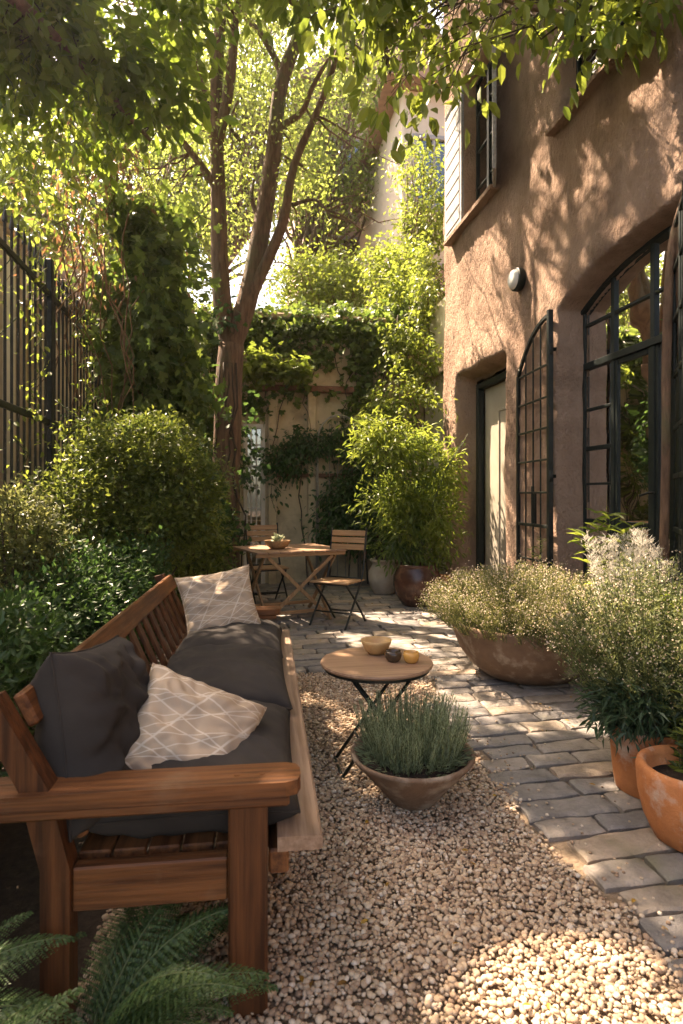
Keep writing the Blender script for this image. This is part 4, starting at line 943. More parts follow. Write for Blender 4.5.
shrub('dark_shrub', 'low dark green shrub filling the bed behind the bench back', (-1.05, 4.0, 0), [bl(75, 600, 3.9, .45, .32, .3), bl(130, 600, 4.2, .4, .3, .28), bl(50, 640, 3.5, .4, .35, .25), bl(150, 575, 4.4, .35, .25, .25), bl(100, 640, 3.9, .4, .35, .25)], 21000, .042, M['leaf_dark'], per=26, spread=.08, clip=lambda P: (P[:, 0] > -1.57) & (P[:, 0] < -.62 + (P[:, 1] - 2.2) * .05))
shrub('dark_shrub', 'small dark shrub with glossy leaves beside the near end of the bench', (-1.0, 2.2, 0), [((-1.02, 2.7, .58), (.25, .5, .32)), ((-1.05, 2.1, .55), (.28, .4, .4)), ((-1.0, 3.0, .6), (.25, .3, .25)), ((-1.0, 1.6, .42), (.25, .3, .3))], 12000, .045, M['leaf_dark'], per=24, spread=.07, clip=lambda P: (P[:, 0] < -.74))
shrub('leafy_shrub', 'loose shrub between the forked tree and the far end of the bench', (-.25, 6.1, 0), [bl(190, 545, 6.2, .30, .32, .3), bl(205, 560, 6.4, .22, .26, .25), bl(190, 585, 5.8, .28, .22, .25)], 4200, .07, M['leaf_box'], 'oval', .42, per=14, spread=.09)
shrub('climbing_shrub', 'narrow green shrub against the far wall beside the pale slit window', (-.2, 8.6, 0), [bl(222, 470, 8.6, .18, .35, .25), bl(208, 530, 8.4, .26, .35, .3)], 1900, .075, M['leaf_box'], 'oval', .5, per=14, spread=.1)

# ferns
def frond(acc, base, az, L, lift, curl, npin=26, wmax=.20, seed=0):
    n = npin; t = np.linspace(0, 1, n); h = np.array([cos(az), sin(az), 0.])
    ang = lift - curl * t ** 1.3
    ds = L / n; p = np.array(base, float); pts = [p.copy()]
    for i in range(n - 1): p = p + ds * (h * cos(ang[i]) + np.array([0, 0, sin(ang[i])])); pts.append(p.copy())
    pts = np.array(pts); side = np.array([-sin(az), cos(az), 0.])
    P, D, LL = [], [], []
    for i in range(3, n):
        tt = t[i]; pl = wmax * L * 1.1 * (sin(pi * min(1, (tt + .12) / 1.12)) ** .8) * (1.05 - tt * .55) + .01
        fw = h * cos(ang[i]) + np.array([0, 0, sin(ang[i])])
        for s in (-1, 1):
            d = norm(side * s * .9 + fw * .42 + np.array([0, 0, -.12])); m_ = max(5, int(pl / .0065))
            for k in range(m_):
                q = k / m_; pt = pts[i] + d * pl * q - np.array([0, 0, .10 * pl * q * q]); l2 = (.0105 * (1 - q * .65) + .003) * L / .45
                for s2 in (-1, 1):
                    P.append(pt); D.append(norm(d * .55 + fw * s2 * .9 + np.array([0, 0, -.1]))); LL.append(l2)
    acc[0] += P; acc[1] += D; acc[2] += LL; return pts
def fern(name, label, loc, az0, az1, count, L, lift=(.5, 1.2), curl=1.3, mat='fern', npin=24, width=.19):
    r = empty(name, loc, label=label, cat='fern'); acc = [[], [], []]; st = MB()
    for i in range(count):
        az = az0 + (az1 - az0) * (i + random.uniform(.1, .9)) / count
        pts = frond(acc, np.array(loc) + [cos(az) * .02, sin(az) * .02, 0], az, L * random.uniform(.75, 1.15), random.uniform(*lift), curl * random.uniform(.8, 1.2), npin, width)
        st.tube(pts, np.linspace(.0035, .001, len(pts)), 5)
    P, D, LL = (np.array(a) for a in acc)
    leaves('fronds', P, D, LL, .55, 'diamond', M[mat], r, np.clip(rng.normal(.5, .25, len(P)), 0, 1), jit=.25)
    st.build('stem', M['stemg'], r, True); return r
fern('fern', 'feathery green fern under the near arm of the bench', (-.36, 1.50, .0), -2.6, 1.5, 30, .46, (.5, 1.2), 1.15)
fern('fern', 'blurred pale fern at the bottom left corner, nearest the camera', (-.66, 1.05, .12), -1.4, 2.4, 20, .46, (.5, 1.3), 1.1)
fern('fern', 'dark fern tucked behind the near leg of the bench', (-.78, 1.45, .10), -1.0, 2.6, 14, .42, (.6, 1.3), 1.2)
# ------------------------------------------------------------------ the bench (local: x towards the path, y along the bench)
SR = -R(2.6); SL = (.02, 1.545, 0)
sofa = empty('garden_bench', SL, SR, label='long reddish teak bench with slatted back running down the left side', cat='bench')
def sb(name, mat, parent=sofa, smooth=False):
    def f(m): return m.build(name, M[mat], parent, smooth, world=False)
    return f
for v0 in (0, 2.36):
    m = MB(); m.box((-.05, v0, -.01), (.05, v0 + .085, .535), .006); sb('front_leg', 'teak_z_shaded')(m)
    m = MB(); vv = v0 - .0
    m.prism([(-.505, -.01), (-.435, -.01), (-.435, .40), (-.485, .60), (-.61, .83), (-.665, .815), (-.555, .60), (-.505, .40)], 1, vv + .005, vv + .07)
    sb('back_leg', 'teak_z_shaded')(m)
    for (pu, pv_) in ((-.03, v0 + .04), (.035, v0 + .04), (-.50, v0 + .045)):
        m = MB(); m.lathe([(0, .5965), (.0085, .5965), (.0085, .5985), (0, .5985)], (pu, pv_, 0), 14); sb('wood_plug', 'teak_x')(m)
    m = MB(); a0, a1 = v0 - .018, v0 + .10
    prof = [(-.70, a0), (.095, a0), (.125, a0 + .012), (.135, a0 + .04), (.135, a1 - .04), (.125, a1 - .012), (.095, a1), (-.70, a1)]
    m.prism(prof, 2, .560, .597); sb('armrest', 'teak_x')(m)
    m = MB(); m.box((-.60, v0 - .012, .531), (.105, v0 + .095, .559), .006); sb('arm_rail', 'teak_x')(m)
    m = MB(); m.box((-.434, v0 + .018, .285), (-.051, v0 + .062, .395), .005); sb('side_rail', 'teak_x')(m)
m = MB(); m.box((.052, .03, .335), (.105, 2.43, .400), .006); sb('front_rail', 'teak_y')(m)
m = MB(); m.prism([(.075, .402), (.185, .402), (.193, .410), (.193, .432), (.185, .440), (.075, .440)], 1, .015, 2.45); sb('seat_edge', 'weathered_y')(m)
m = MB()
for u in np.linspace(-.44, .0, 6): m.box((u, .09, .372), (u + .082, 2.36, .395), .004)
m.box((-.45, .092, .30), (.05, .112, .371), .003)
sb('seat_slats', 'teak_y')(m)
m = MB(); m.box((-.45, .075, .30), (-.41, 2.36, .37), .004); sb('rear_rail', 'teak_y')(m)
def rake(z): return -.46 - (z - .62) * .48 if z > .4 else -.46
m = MB(); m.bar((-.565, .075, .775), (-.565, 2.445, .775), .032, .092, up=(-.43, 0, .9), bev=.007); sb('top_rail', 'teak_y')(m)
m = MB(); m.bar((-.435, .07, .47), (-.435, 2.36, .47), .03, .06, up=(-.43, 0, .9), bev=.005); sb('lower_rail', 'teak_y')(m)
for v in np.arange(.16, 2.34, .145):
    m = MB(); m.bar((-.446, v, .495), (-.549, v, .735), .016, .066, up=(0, 1, 0), bev=.004); sb('slat', 'teak_z_shaded')(m)

def to_world(u, v, z): return np.array([SL[0] + u * cos(SR) - v * sin(SR), SL[1] + u * sin(SR) + v * cos(SR), z])
def axes(xa, nz):
    z = norm(np.array(nz, float)); x = np.array(xa, float); x = norm(x - np.dot(x, z) * z); y = np.cross(z, x)
    return Matrix(np.stack([x, y, z], 1).tolist()).to_euler()
def cushion(name, label, cat, center, size, rot, mat, group=None, puff=1.0, wr=.008, seed=1, n=46, pinch=.09, squareness=4, sag=0):
    r = bpy.data.objects.new(name, None)
    a = np.linspace(-1, 1, n); A, B = np.meshgrid(a, a); w_, h_, t_ = size
    edge = np.clip((1 - np.abs(A) ** squareness) * (1 - np.abs(B) ** squareness), 0, 1) ** .42
    prof = edge * (1 - .18 * (A ** 2 + B ** 2) * .5)
    x = A * w_ / 2 * (1 - pinch * (1 - B ** 2) * np.abs(A) ** 3); y = B * h_ / 2 * (1 - pinch * (1 - A ** 2) * np.abs(B) ** 3)
    V = []
    for s in (1, -1):
        f = seed * 10 + s
        wn = wr * (vnoise(A * 2.2 + B * 1.1 + f, B * 5 + f, 0, 51) * 1.4 + .7 * vnoise(A * 6 + f, B * 3.2, 0, 52)) * edge
        rad = np.abs(A) * np.abs(B)
        wn = wn + wr * 1.2 * rad * np.sin((np.arctan2(B, A)) * 22 + f) * edge
        wn = wn + wr * .8 * edge * (1 - 2 * np.abs(((A * 1.7 + B * 2.6 + vnoise(A * 2, B * 2, f, 53)) % 1) - .5))
        z = s * t_ / 2 * prof * puff + wn * s - sag * (1 - A ** 2) * (1 - B ** 2)
        V.append(np.stack([x.ravel(), y.ravel(), z.ravel()], 1))
    I = np.arange(n * n).reshape(n, n); q = np.stack([I[:-1, :-1], I[:-1, 1:], I[1:, 1:], I[1:, :-1]], -1).reshape(-1, 4)
    Fc = q.tolist() + (q[:, ::-1] + n * n).tolist()
    me = bpy.data.meshes.new(name)
    VV = np.concatenate(V)
    lens = np.full(len(Fc), 4, np.int32); _fill(me, VV, np.array(Fc, np.int32).ravel(), lens)
    import bmesh
    bm = bmesh.new(); bm.from_mesh(me); bmesh.ops.remove_doubles(bm, verts=bm.verts, dist=1e-5); bmesh.ops.recalc_face_normals(bm, faces=bm.faces); bm.to_mesh(me); bm.free()
    o = _link(me, name, M[mat], None, True); o.location = center; o.rotation_euler = rot
    tag(o, label, cat, group)
    # piping round the seam
    ring = [(a_, -1) for a_ in a] + [(1, b_) for b_ in a[1:]] + [(a_, 1) for a_ in a[::-1][1:]] + [(-1, b_) for b_ in a[::-1][1:-1]]
    P_ = [np.array([A_ * w_ / 2 * (1 - pinch * (1 - B_ ** 2) * abs(A_) ** 3), B_ * h_ / 2 * (1 - pinch * (1 - A_ ** 2) * abs(B_) ** 3), 0]) for A_, B_ in ring]
    m = MB(); m.tube(P_ + [P_[0]], .0035, 6); m.build('seam', M[mat], o, True, world=False)
    return o
G = 'charcoal seat cushions along the bench'
for i, (v, lb, dz, tl) in enumerate(((.45, 'nearest charcoal seat cushion, partly under the striped pillow', 0, .0), (1.235, 'middle charcoal seat cushion of the bench', .012, .03), (1.98, 'farthest charcoal seat cushion, under the upright patterned pillow', .004, -.02))):
    cushion('seat_cushion', lb, 'cushion', to_world(-.150, v, .472 + dz), (.57, .755, .21), (tl, 0, SR + tl), 'fabric_dark', G, puff=1.0, wr=.0065, seed=i + 1, pinch=.04, squareness=4, n=70)
cushion('back_cushion', 'big plump charcoal cushion leaning in the near back corner of the bench', 'cushion', to_world(-.445, .285, .655), (.43, .47, .22), (R(80), R(7), R(78)), 'fabric_dark', None, 1.05, .014, 5, 60, .08)
cushion('throw_pillow', 'pale patterned pillow slumped against the big dark cushion at the near end of the bench', 'pillow', to_world(-.19, .34, .572), (.40, .38, .17), axes((.90, -.02, -.40), (.26, -.70, .62)), 'pillow', None, 1.1, .010, 7, 60, .1)
cushion('throw_pillow', 'beige patterned pillow standing upright at the far end of the bench', 'pillow', to_world(-.235, 2.10, .675), (.45, .43, .15), (R(64), R(-8), R(12)), 'pillow', None, 1.1, .009, 9, 60, .1)

# ------------------------------------------------------------------ small round table on the gravel
bt = empty('bistro_table', (.66, 2.87, 0), label='small round wooden bistro table on crossed black legs in the gravel', cat='table')
m = MB(); m.lathe([(0, .498), (.262, .498), (.272, .503), (.275, .510), (.272, .518), (.262, .521), (0, .521)], (.66, 2.87, 0), 64); m.build('table_top', M['table_wood'], bt, 'auto')
m = MB(); m.lathe([(.250, .484), (.258, .484), (.258, .4975), (.250, .4975)], (.66, 2.87, 0), 48); m.build('rim', M['iron'], bt)
for (xa, xb, k) in ((.50, .86, 0), (.83, .47, 1)):
    m = MB()
    for yy_2 in (2.755 + .012 * k, 2.985 - .012 * k):
        m.tube([(xa, yy_2, .49), (xb, yy_2, .004)], .0085, 8)
    m.tube([(xb, 2.76, .012), (xb, 2.98, .012)], .007, 8); m.tube([(xa, 2.76, .485), (xa, 2.98, .485)], .007, 8)
    if k: m.tube([(xa + (xb - xa) * .72, 2.77, .14), (xa + (xb - xa) * .72, 2.97, .14)], .006, 8)
    m.build('leg_frame', M['iron'], bt, True)
bw_ = empty('serving_bowl', (.685, 2.985, .521), label='honey-coloured wooden bowl on the round table', cat='bowl')
m = MB(); m.lathe([(0, .003), (.035, 0), (.058, .022), (.076, .060), (.079, .072), (.073, .072), (.066, .052), (.04, .016), (0, .012)], bw_.location, 40, wob=.04); m.build('bowl', M['horn'], bw_, True)
jar = empty('tea_light', (.735, 2.835, .521), label='small smoked-glass candle cup on the round table', cat='candle cup')
m = MB(); m.lathe([(0, 0), (.026, 0), (.036, .012), (.042, .032), (.038, .052), (.034, .052), (.037, .032), (.026, .018), (0, .018)], jar.location, 32); m.build('cup', M['dark_glass_jar'], jar, True)
m = MB(); m.lathe([(0, .0185), (.026, .0185), (.030, .026), (0, .027)], jar.location, 24); m.build('wax', surf('ivory_wax', (.6, .5, .36), (.5, .4, .28), 8, .4, 0), jar, True)
jar2 = empty('tea_light', (.815, 2.80, .521), label='small amber candle glass nearest the rim of the round table', cat='candle cup')
m = MB(); m.lathe([(0, 0), (.024, 0), (.034, .012), (.039, .034), (.036, .052), (.032, .052), (.034, .032), (.024, .018), (0, .018)], jar2.location, 32); m.build('cup', M['amber'], jar2, True)
m = MB(); m.lathe([(0, .0185), (.024, .0185), (.030, .036), (0, .038)], jar2.location, 24); m.build('wax', surf('cream_wax', (.75, .6, .36), (.7, .5, .28), 8, .4, 0), jar2, True)

# ------------------------------------------------------------------ planters
def pot(name, label, c, prof, mat, soil_r, soil_z, cat='planter', wob=.02, n=64, rot=None, **kw):
    r = empty(name, (c[0], c[1], .012), label=label, cat=cat, **kw)
    m = MB(); m.lathe(prof, r.location, n, wob); m.build('pot_body', M[mat], r, True)
    m = MB(); a = np.linspace(0, 1, 10); m.lathe([(0, soil_z + .012)] + [(soil_r * t, soil_z + .006 * sin(t * 20)) for t in a[1:]] , r.location, 40, .02); m.build('soil', M['soil'], r, True)
    return r
lav = pot('lavender_bowl', 'wide low clay bowl with a narrow foot, full of lavender, on the gravel', (.735, 2.50), [(0, 0), (.085, 0), (.10, .012), (.16, .085), (.225, .155), (.262, .195), (.268, .207), (.262, .216), (.250, .212), (.235, .190), (.15, .12), (0, .10)], 'clay_bowl', .238, .185, wob=.035)
# lavender
r = empty('lavender_plant', (.735, 2.50, .19), label='grey-green lavender growing thickly in the low clay bowl', cat='plant')
P, D, LL, TT = [], [], [], []; st = MB()
for i in range(340):
    a_ = random.uniform(0, 2 * pi); rr = .205 * math.sqrt(random.random()); h_ = random.uniform(.17, .30) * (1 - .25 * (rr / .205) ** 2)
    b0 = np.array([.735 + rr * cos(a_) * .95, 2.50 + rr * sin(a_) * .95, .195]); top = b0 + [cos(a_) * rr * .28 + random.gauss(0, .012), sin(a_) * rr * .28 + random.gauss(0, .012), h_]
    p_ = wobble(b0, top, 5, .004); st.tube(p_, [.0018, .0016, .0014, .0012, .001], 4, cap=False)
    nl = 44; ttn = random.random()
    for k in range(nl):
        t = (k + random.random()) / nl; q = b0 + (top - b0) * t; az = random.uniform(0, 2 * pi)
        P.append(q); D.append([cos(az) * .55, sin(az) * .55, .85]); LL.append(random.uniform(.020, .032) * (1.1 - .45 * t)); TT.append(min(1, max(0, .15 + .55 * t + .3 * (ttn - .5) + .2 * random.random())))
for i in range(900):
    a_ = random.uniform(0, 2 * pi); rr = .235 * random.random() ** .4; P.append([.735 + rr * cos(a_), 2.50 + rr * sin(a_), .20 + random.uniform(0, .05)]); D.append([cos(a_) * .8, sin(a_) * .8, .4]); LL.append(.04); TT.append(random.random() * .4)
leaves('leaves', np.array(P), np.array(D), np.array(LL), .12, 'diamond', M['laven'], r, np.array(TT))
st.build('stem', M['stemg'], r, True)
BX, BY = 2.10, 4.14
big = pot('stone_bowl', 'very wide round-bottomed clay bowl planted with wispy grasses before the arched window', (BX, BY), [(0, 0), (.26, 0), (.33, .02), (.43, .10), (.51, .21), (.555, .33), (.565, .385), (.56, .40), (.545, .402), (.532, .385), (.50, .30), (0, .28)], 'clay_bowl', .53, .365, wob=.02, n=96)
def wispy(name, label, c, n_st, Rr, hmin, hmax, spread, leafm, flw, nl=16, ll=.022, base_z=.38, flow_n=5, flower_sz=.010, droop=.25, wr=.3, flat=1.0):
    r = empty(name, (c[0], c[1], base_z), label=label, cat='plant')
    P, D, LL = [], [], []; FP, FD, FL = [], [], []; st = MB()
    for i in range(n_st):
        a_ = random.uniform(0, 2 * pi); rr = Rr * math.sqrt(random.random()); h_ = random.uniform(hmin, hmax) * (1 - .45 * (rr / Rr) ** 2)
        b0 = np.array([c[0] + rr * cos(a_), c[1] + rr * sin(a_), base_z - .01]); out = spread * (rr / Rr) + random.gauss(0, .04)
        tp_ = b0 + [cos(a_) * out, sin(a_) * out, h_]; mid = b0 * .4 + tp_ * .6 + [0, 0, h_ * droop]
        if tp_[0] > 2.60: tp_[0] = 2.60 - random.random() * .1; mid[0] = min(mid[0], 2.58)
        p_ = smoothline([b0, mid, tp_], 8); st.tube(p_, np.linspace(.0022, .0008, 8), 4, cap=False)
        for k in range(nl):
            t = random.random() * .95; q = p_[int(t * 7)] + (p_[min(7, int(t * 7) + 1)] - p_[int(t * 7)]) * ((t * 7) % 1); q = q + np.array([random.gauss(0, .008) for _ in range(3)])
            P.append(q); D.append([random.gauss(0, .6), random.gauss(0, .6), .5]); LL.append(ll * random.uniform(.6, 1.3))
        for k in range(flow_n):
            q = p_[-1 - int(random.random() * 3)] + np.array([random.gauss(0, .018) for _ in range(3)]); FP.append(q); FD.append([random.gauss(0, .6), random.gauss(0, .6), .5]); FL.append(flower_sz * random.uniform(.7, 1.4))
    leaves('leaves', np.array(P), np.array(D), np.array(LL), wr, 'diamond', M[leafm], r)
    if FP: leaves('flowers', np.array(FP), np.array(FD), np.array(FL), .8, 'diamond', M[flw], r, jit=1.0)
    st.build('stem', M['stemg'], r, True); return r
M['thyme'] = leafmat('thyme', (.11, .125, .035), (.25, .245, .09), .4, .6)
wispy('wispy_herb', 'airy mound of yellow-green herb dotted with tiny pale flowers in the very wide bowl', (BX - .03, BY), 1700, .56, .22, .50, .20, 'thyme', 'flower', 30, .021, .37, 6, .0095, .12)
wispy('trailing_herb', 'pale fine-stemmed herb spilling from the near side of the very wide bowl', (BX + .10, BY - .44), 520, .30, .14, .36, .14, 'sage', 'flower', 20, .022, .34, 8, .0095, .1)
# terracotta pots at the right edge
TP = [(0, 0), (.125, 0), (.138, .012), (.148, .10), (.155, .20), (.160, .262), (.160, .285), (.154, .292), (.144, .288), (.140, .26), (0, .25)]
pA = pot('terracotta_pot', 'plain straight-sided terracotta pot under the dense grey-green plant', (1.80, 2.42), TP, 'terracotta', .141, .262, cat='pot')
pB = pot('terracotta_pot', 'round thick-rimmed terracotta pot nearest the camera at the right edge', (1.705, 2.03), [(0, 0), (.12, 0), (.145, .015), (.178, .09), (.195, .17), (.198, .225), (.200, .262), (.194, .283), (.180, .290), (.166, .282), (.162, .26), (.155, .21), (0, .20)], 'terracotta', .158, .215, cat='pot')
r = shrub('euphorbia_plant', 'dense grey-green bushy plant with blue-green lower leaves in the straight-sided terracotta pot', (1.80, 2.42, .27), [((1.80, 2.42, .42), (.20, .2, .12)), ((1.72, 2.36, .40), (.16, .16, .10)), ((1.92, 2.46, .45), (.2, .18, .15)), ((1.66, 2.42, .36), (.12, .12, .08), .7)], 3400, .06, M['blue_leaf'], 'diamond', .22, per=12, spread=.05, shell=.3, cat='plant', down=.25, clip=lambda P: P[:, 0] < 2.6)
wispy('grassy_shrub', 'tall hazy grey-green shrub with tan seed heads rising above the terracotta pots', (1.86, 2.50), 700, .16, .42, .86, .26, 'sage', 'flower', 34, .026, .28, 5, .009, .10)
r = empty('young_shoots', (1.71, 2.05, .2), label='sparse dark leafy shoots in the round thick-rimmed terracotta pot', cat='plant')
P, D = [], []; st = MB()
for i in range(16):
    a_ = random.uniform(0, 6.28); b0 = np.array([1.74 + .05 * cos(a_), 2.06 + .06 * sin(a_), .21]); tp_ = b0 + [abs(random.gauss(.06, .05)), random.gauss(.02, .05), random.uniform(.15, .42)]; p_ = smoothline([b0, b0 * .5 + tp_ * .5 + [.01, 0, .03], tp_], 8); st.tube(p_, .002, 5)
    for q in p_[1:]:
        for _ in range(3): P.append(q); az = random.uniform(0, 6.28); D.append([cos(az), sin(az), .35])
leaves('leaves', np.array(P), np.array(D), .055 * rng.uniform(.6, 1.2, len(P)), .3, 'oval', M['leaf_box'], r); st.build('stem', M['stemg'], r, True)
# fluffy grass and bright shoots by the window
r = empty('feather_grass', (2.45, 3.35, 0), label='feathery whitish seed plumes standing before the arched window', cat='plant')
P, D, LL = [], [], []; st = MB()
for i in range(26):
    a_ = random.uniform(0, 6.28); b0 = np.array([2.36 + .07 * cos(a_), 3.34 + .07 * sin(a_), 0]); tp_ = b0 + [random.gauss(0, .10), random.gauss(0, .13), random.uniform(.86, 1.10)]; p_ = smoothline([b0, b0 * .5 + tp_ * .5 + [0, 0, .05], tp_], 14); st.tube(p_, .0016, 4, cap=False)
    for q in p_[8:]:
        for _ in range(46): P.append(q + np.array([random.gauss(0, .014) for _ in range(3)])); D.append([random.gauss(0, .7), random.gauss(0, .7), .8]); LL.append(random.uniform(.02, .045))
leaves('plumes', np.array(P), np.array(D), np.array(LL), .045, 'diamond', M['plume'], r); st.build('stem', M['stemg'], r, True)
def shoots(name, label, c, n, h, ll, mat, spread=.2, shape='oval', wr=.2, base=0.0, cat='plant', per=7, wallx=2.6):
    r = empty(name, (c[0], c[1], base), label=label, cat=cat); P, D, TT = [], [], []; st = MB()
    for i in range(n):
        a_ = random.uniform(0, 6.28); b0 = np.array([c[0] + .06 * cos(a_), c[1] + .06 * sin(a_), base]); tp_ = b0 + [random.gauss(0, spread * .5), random.gauss(0, spread * .6), h * random.uniform(.65, 1.08)]; tp_[0] = min(tp_[0], wallx)
        p_ = smoothline([b0, b0 * .55 + tp_ * .45 + [0, 0, h * .08], tp_], 10); st.tube(p_, np.linspace(.004, .0015, 10), 5)
        for j, q in enumerate(p_[3:]):
            for _ in range(per): az = random.uniform(0, 6.28); P.append(q + np.array([0, 0, random.gauss(0, .015)])); D.append([cos(az), sin(az), random.uniform(-.1, .8)]); TT.append(random.random())
    leaves('leaves', np.array(P), np.array(D), ll * rng.uniform(.6, 1.2, len(P)), wr, shape, M[mat], r, np.array(TT), jit=.3); st.build('stem', M['stemg'], r, True); return r
shoots('leafy_shoots', 'bright green pointed shoots rising behind the very wide bowl', (2.45, 3.72), 9, 1.10, .13, 'leaf_bright', .16)
shoots('leafy_shoots', 'bright spiky green shoots at the right edge above the terracotta pots', (2.05, 2.55), 10, .98, .13, 'leaf_bright', .16, wr=.16)
shoots('leafy_shoots', 'thin pale shoots growing in front of the iron window grille', (2.50, 4.95), 7, .95, .06, 'leaf_pale', .15, wr=.3)
# vine stem climbing by the big window
r = empty('vine_stem', (2.66, 3.34, 0), label='gnarled bare vine stem climbing past the near side of the arched window', cat='climber')
m = MB(); m.tube(smoothline([(2.60, 3.37, -.05), (2.63, 3.39, .8), (2.62, 3.36, 1.5), (2.645, 3.38, 2.2), (2.66, 3.35, 2.9), (2.70, 3.2, 3.3)], 40), np.linspace(.032, .020, 40), 10, wob=.35); m.build('stem', M['bark'], r, True)

# far pots
jar3 = pot('glazed_pot', 'big round brown glazed pot on the paving near the house door', (2.11, 7.0), [(0, 0), (.16, 0), (.18, .015), (.25, .12), (.29, .25), (.285, .36), (.245, .45), (.235, .47), (.25, .49), (.25, .505), (.225, .50), (.215, .47), (.21, .43), (0, .42)], 'glaze', .215, .445, wob=.01)
r = empty('potted_bamboo', (2.11, 7.0, .44), label='tall leafy bamboo-like shrub growing in the big brown glazed pot', cat='plant')
st = MB(); tips = []
for i in range(26):
    a_ = random.uniform(0, 6.28); b0 = np.array([2.11 + .12 * cos(a_) * random.random(), 7.0 + .12 * sin(a_) * random.random(), .43]); tp_ = b0 + [random.gauss(-.08, .32), random.gauss(0, .28), random.uniform(1.0, 2.0)]; tp_[0] = min(tp_[0], 2.58)
    p_ = smoothline([b0, b0 * .5 + tp_ * .5 + [0, 0, .25], tp_], 12); st.tube(p_, np.linspace(.009, .003, 12), 6); tips += list(p_[4:])
st.build('stem', M['stemg'], r, True)
cl7 = lambda P: (P[:, 0] < 2.66)
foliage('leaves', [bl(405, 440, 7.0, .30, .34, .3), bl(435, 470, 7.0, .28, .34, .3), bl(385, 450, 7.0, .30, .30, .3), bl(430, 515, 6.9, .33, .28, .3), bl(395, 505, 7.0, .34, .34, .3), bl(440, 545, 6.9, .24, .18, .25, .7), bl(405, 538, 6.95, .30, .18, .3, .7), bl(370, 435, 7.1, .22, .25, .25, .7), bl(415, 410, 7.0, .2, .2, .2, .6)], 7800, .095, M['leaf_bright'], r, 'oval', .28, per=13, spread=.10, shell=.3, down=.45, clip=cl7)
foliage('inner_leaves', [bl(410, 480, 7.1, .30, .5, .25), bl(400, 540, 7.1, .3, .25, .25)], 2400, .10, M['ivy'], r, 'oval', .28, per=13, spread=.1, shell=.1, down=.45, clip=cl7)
urn = pot('clay_urn', 'pale bulbous clay urn standing at the foot of the far wall', (1.93, 7.95), [(0, 0), (.13, 0), (.14, .012), (.19, .10), (.215, .20), (.205, .30), (.165, .375), (.155, .40), (.165, .425), (.19, .44), (.195, .46), (.185, .47), (.16, .46), (.14, .43), (0, .40)], 'urn', .14, .415, cat='urn')
shrub('potted_shrub', 'dark shrub growing out of the pale clay urn', (1.93, 7.95, .42), [((1.93, 8.0, .85), (.26, .25, .26)), ((2.1, 8.1, 1.1), (.3, .25, .4))], 3000, .07, M['leaf_dark'], 'oval', .4, cat='plant', clip=lambda P: P[:, 0] < 2.66)
sp = pot('terracotta_pot', 'small terracotta pot tucked between the glazed pot and the door', (2.50, 7.35), [(0, 0), (.10, 0), (.11, .01), (.145, .24), (.165, .245), (.168, .30), (.158, .305), (.148, .30), (.14, .25), (0, .24)], 'terracotta', .142, .26, cat='pot')
shoots('potted_seedling', 'thin leafy seedling in the small terracotta pot beside the door', (2.50, 7.35), 6, .5, .06, 'leaf_box', .12, base=.26, wr=.4)

# ------------------------------------------------------------------ folding table and chairs at the back
DT = (.52, 6.62); DA = R(16)
dt = empty('folding_table', (*DT, 0), DA, label='square slatted wooden table on crossed legs at the far end of the courtyard', cat='table')
m = MB()
for i in range(8):
    x_ = -.50 + i * .1255; m.box((x_, -.46, .742), (x_ + .118, .46, .762), .004)
m.build('table_top', M['table_wood'], dt, False, world=False)
m = MB(); m.box((-.50, -.43, .705), (.50, -.40, .741), .004); m.box((-.50, .40, .705), (.50, .43, .741), .004); m.build('apron', M['light_wood_x'], dt, False, world=False)
for (ya, yb, inn) in ((-.37, .37, 0), (.37, -.37, .05)):
    for s in (-1, 1):
        x_ = s * (.40 - inn); m = MB(); m.bar((x_, ya, .705), (x_ , yb, .0), .045, .022, up=(1, 0, 0)); m.build('leg', M['light_wood_z'], dt, False, world=False)
    m = MB(); m.bar((-.40 + inn, yb * .72, .10), (.40 - inn, yb * .72, .10), .02, .035); m.build('stretcher', M['light_wood_x'], dt, False, world=False)
for s in (-1, 1):   # the braces seen crossing under the front edge
    m = MB(); m.bar((s * .36, -.395, .70), (-s * .36, -.30, .03), .038, .02, up=(0, 1, 0)); m.build('brace', M['light_wood_z'], dt, False, world=False)
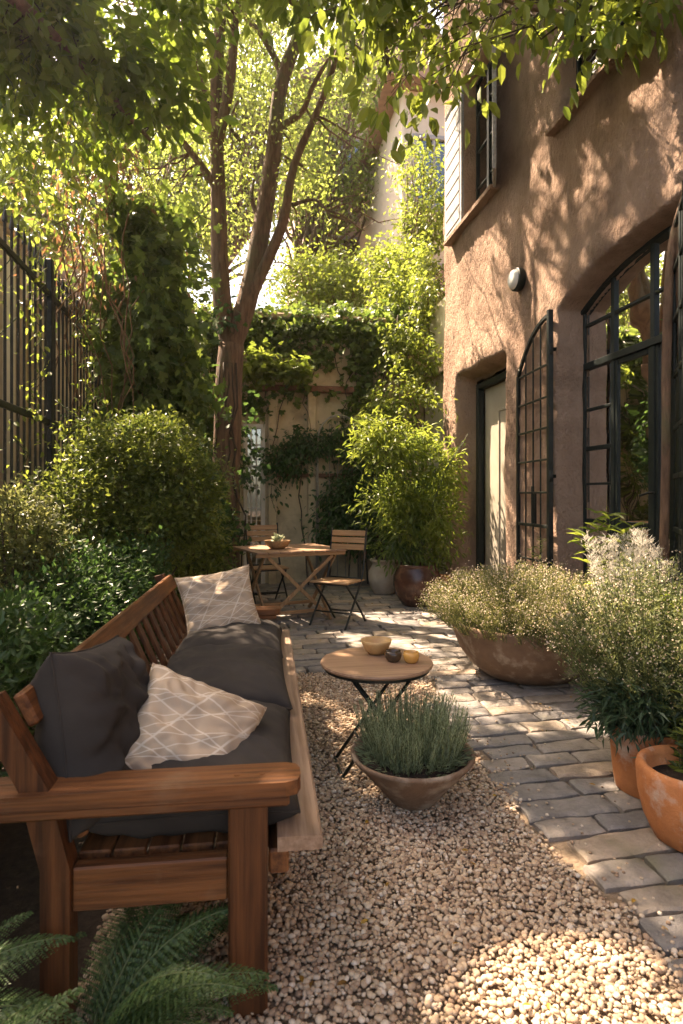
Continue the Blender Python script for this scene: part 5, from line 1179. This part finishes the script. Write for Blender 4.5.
def chair():
    r = empty('folding_chair', (0, 0, 0))
    L_ = lambda m, n_, mt, sm_=False: m.build(n_, M[mt], r, sm_, world=False)
    for s in (-1, 1):
        m = MB(); m.tube(smoothline([(s * .205, -.24, .0), (s * .205, -.02, .27), (s * .205, .15, .50), (s * .205, .20, .72), (s * .205, .25, .99)], 14), .0115, 8); L_(m, 'back_post', 'iron', True)
        m = MB(); m.tube(smoothline([(s * .185, .27, .0), (s * .185, .06, .23), (s * .185, -.17, .435)], 10), .0115, 8); L_(m, 'leg', 'iron', True)
    for (y_, z_, x_) in ((-.12, .15, .205), (.16, .12, .185), (-.17, .435, .185), (.135, .475, .205)):
        m = MB(); m.tube([(-x_, y_, z_), (x_, y_, z_)], .008, 8); L_(m, 'crossbar', 'iron', True)
    m = MB()
    for i in range(6): m.box((-.215, -.21 + i * .066, .448), (.215, -.21 + i * .066 + .056, .466), .004)
    L_(m, 'seat', 'light_wood_x')
    m = MB()
    for i in range(3):
        z_ = .79 + i * .072; y_ = .215 + (z_ - .79) * .17; m.bar((-.215, y_, z_), (.215, y_, z_), .016, .06, up=(0, .17, 1), bev=.005)
    L_(m, 'backrest', 'light_wood_x'); return r
c1 = chair(); c1.location = (1.0, 6.12, 0); c1.rotation_euler = (0, 0, R(-38)); tag(c1, 'folding chair with lit slatted backrest on the right of the wooden table', 'chair', 'folding chairs at the wooden table')
c2 = c1.copy(); col.objects.link(c2); c2.location = (.33, 7.42, 0); c2.rotation_euler = (0, 0, R(14)); c2['label'] = 'folding chair behind the left side of the wooden table'
for ch in list(c1.children):
    d_ = ch.copy(); col.objects.link(d_); d_.parent = c2
wb = empty('wicker_bowl', (.40, 6.5, .764), label='round wicker bowl holding a little pale plant on the far table', cat='bowl')
m = MB(); m.lathe([(0, 0), (.07, 0), (.11, .03), (.135, .075), (.138, .088), (.128, .088), (.12, .07), (.09, .02), (0, .015)], wb.location, 36, .03); m.build('bowl', M['wicker'], wb, True)
sc_ = empty('succulent', (.40, 6.5, .80), label='pale green rosette sitting in the wicker bowl', cat='plant')
k_ = 120; a_ = rng.uniform(0, 6.28, k_); leaves('leaves', np.tile(np.array([[.40, 6.5, .85]]), (k_, 1)) + rng.normal(0, .022, (k_, 3)), np.stack([np.cos(a_), np.sin(a_), rng.uniform(.0, 1.6, k_)], 1), .055, .45, 'oval', leafmat('succulent_leaf', (.2, .24, .14), (.42, .45, .3), .2), sc_)
hb = MB(); hb.box((-80, -35, -1.1), (80, 150, 16.5), 0)
hz = hb.build('haze', None); hz['kind'] = 'stuff'
hm = bpy.data.materials.new('haze'); hm.use_nodes = True; hn = hm.node_tree; hn.nodes.clear()
pvn = hn.nodes.new('ShaderNodeVolumePrincipled'); pvn.inputs['Density'].default_value = .0008; pvn.inputs['Color'].default_value = (.95, .93, .9, 1); pvn.inputs['Anisotropy'].default_value = .6
ho = hn.nodes.new('ShaderNodeOutputMaterial'); hn.links.new(pvn.outputs[0], ho.inputs['Volume']); hz.data.materials.append(hm)
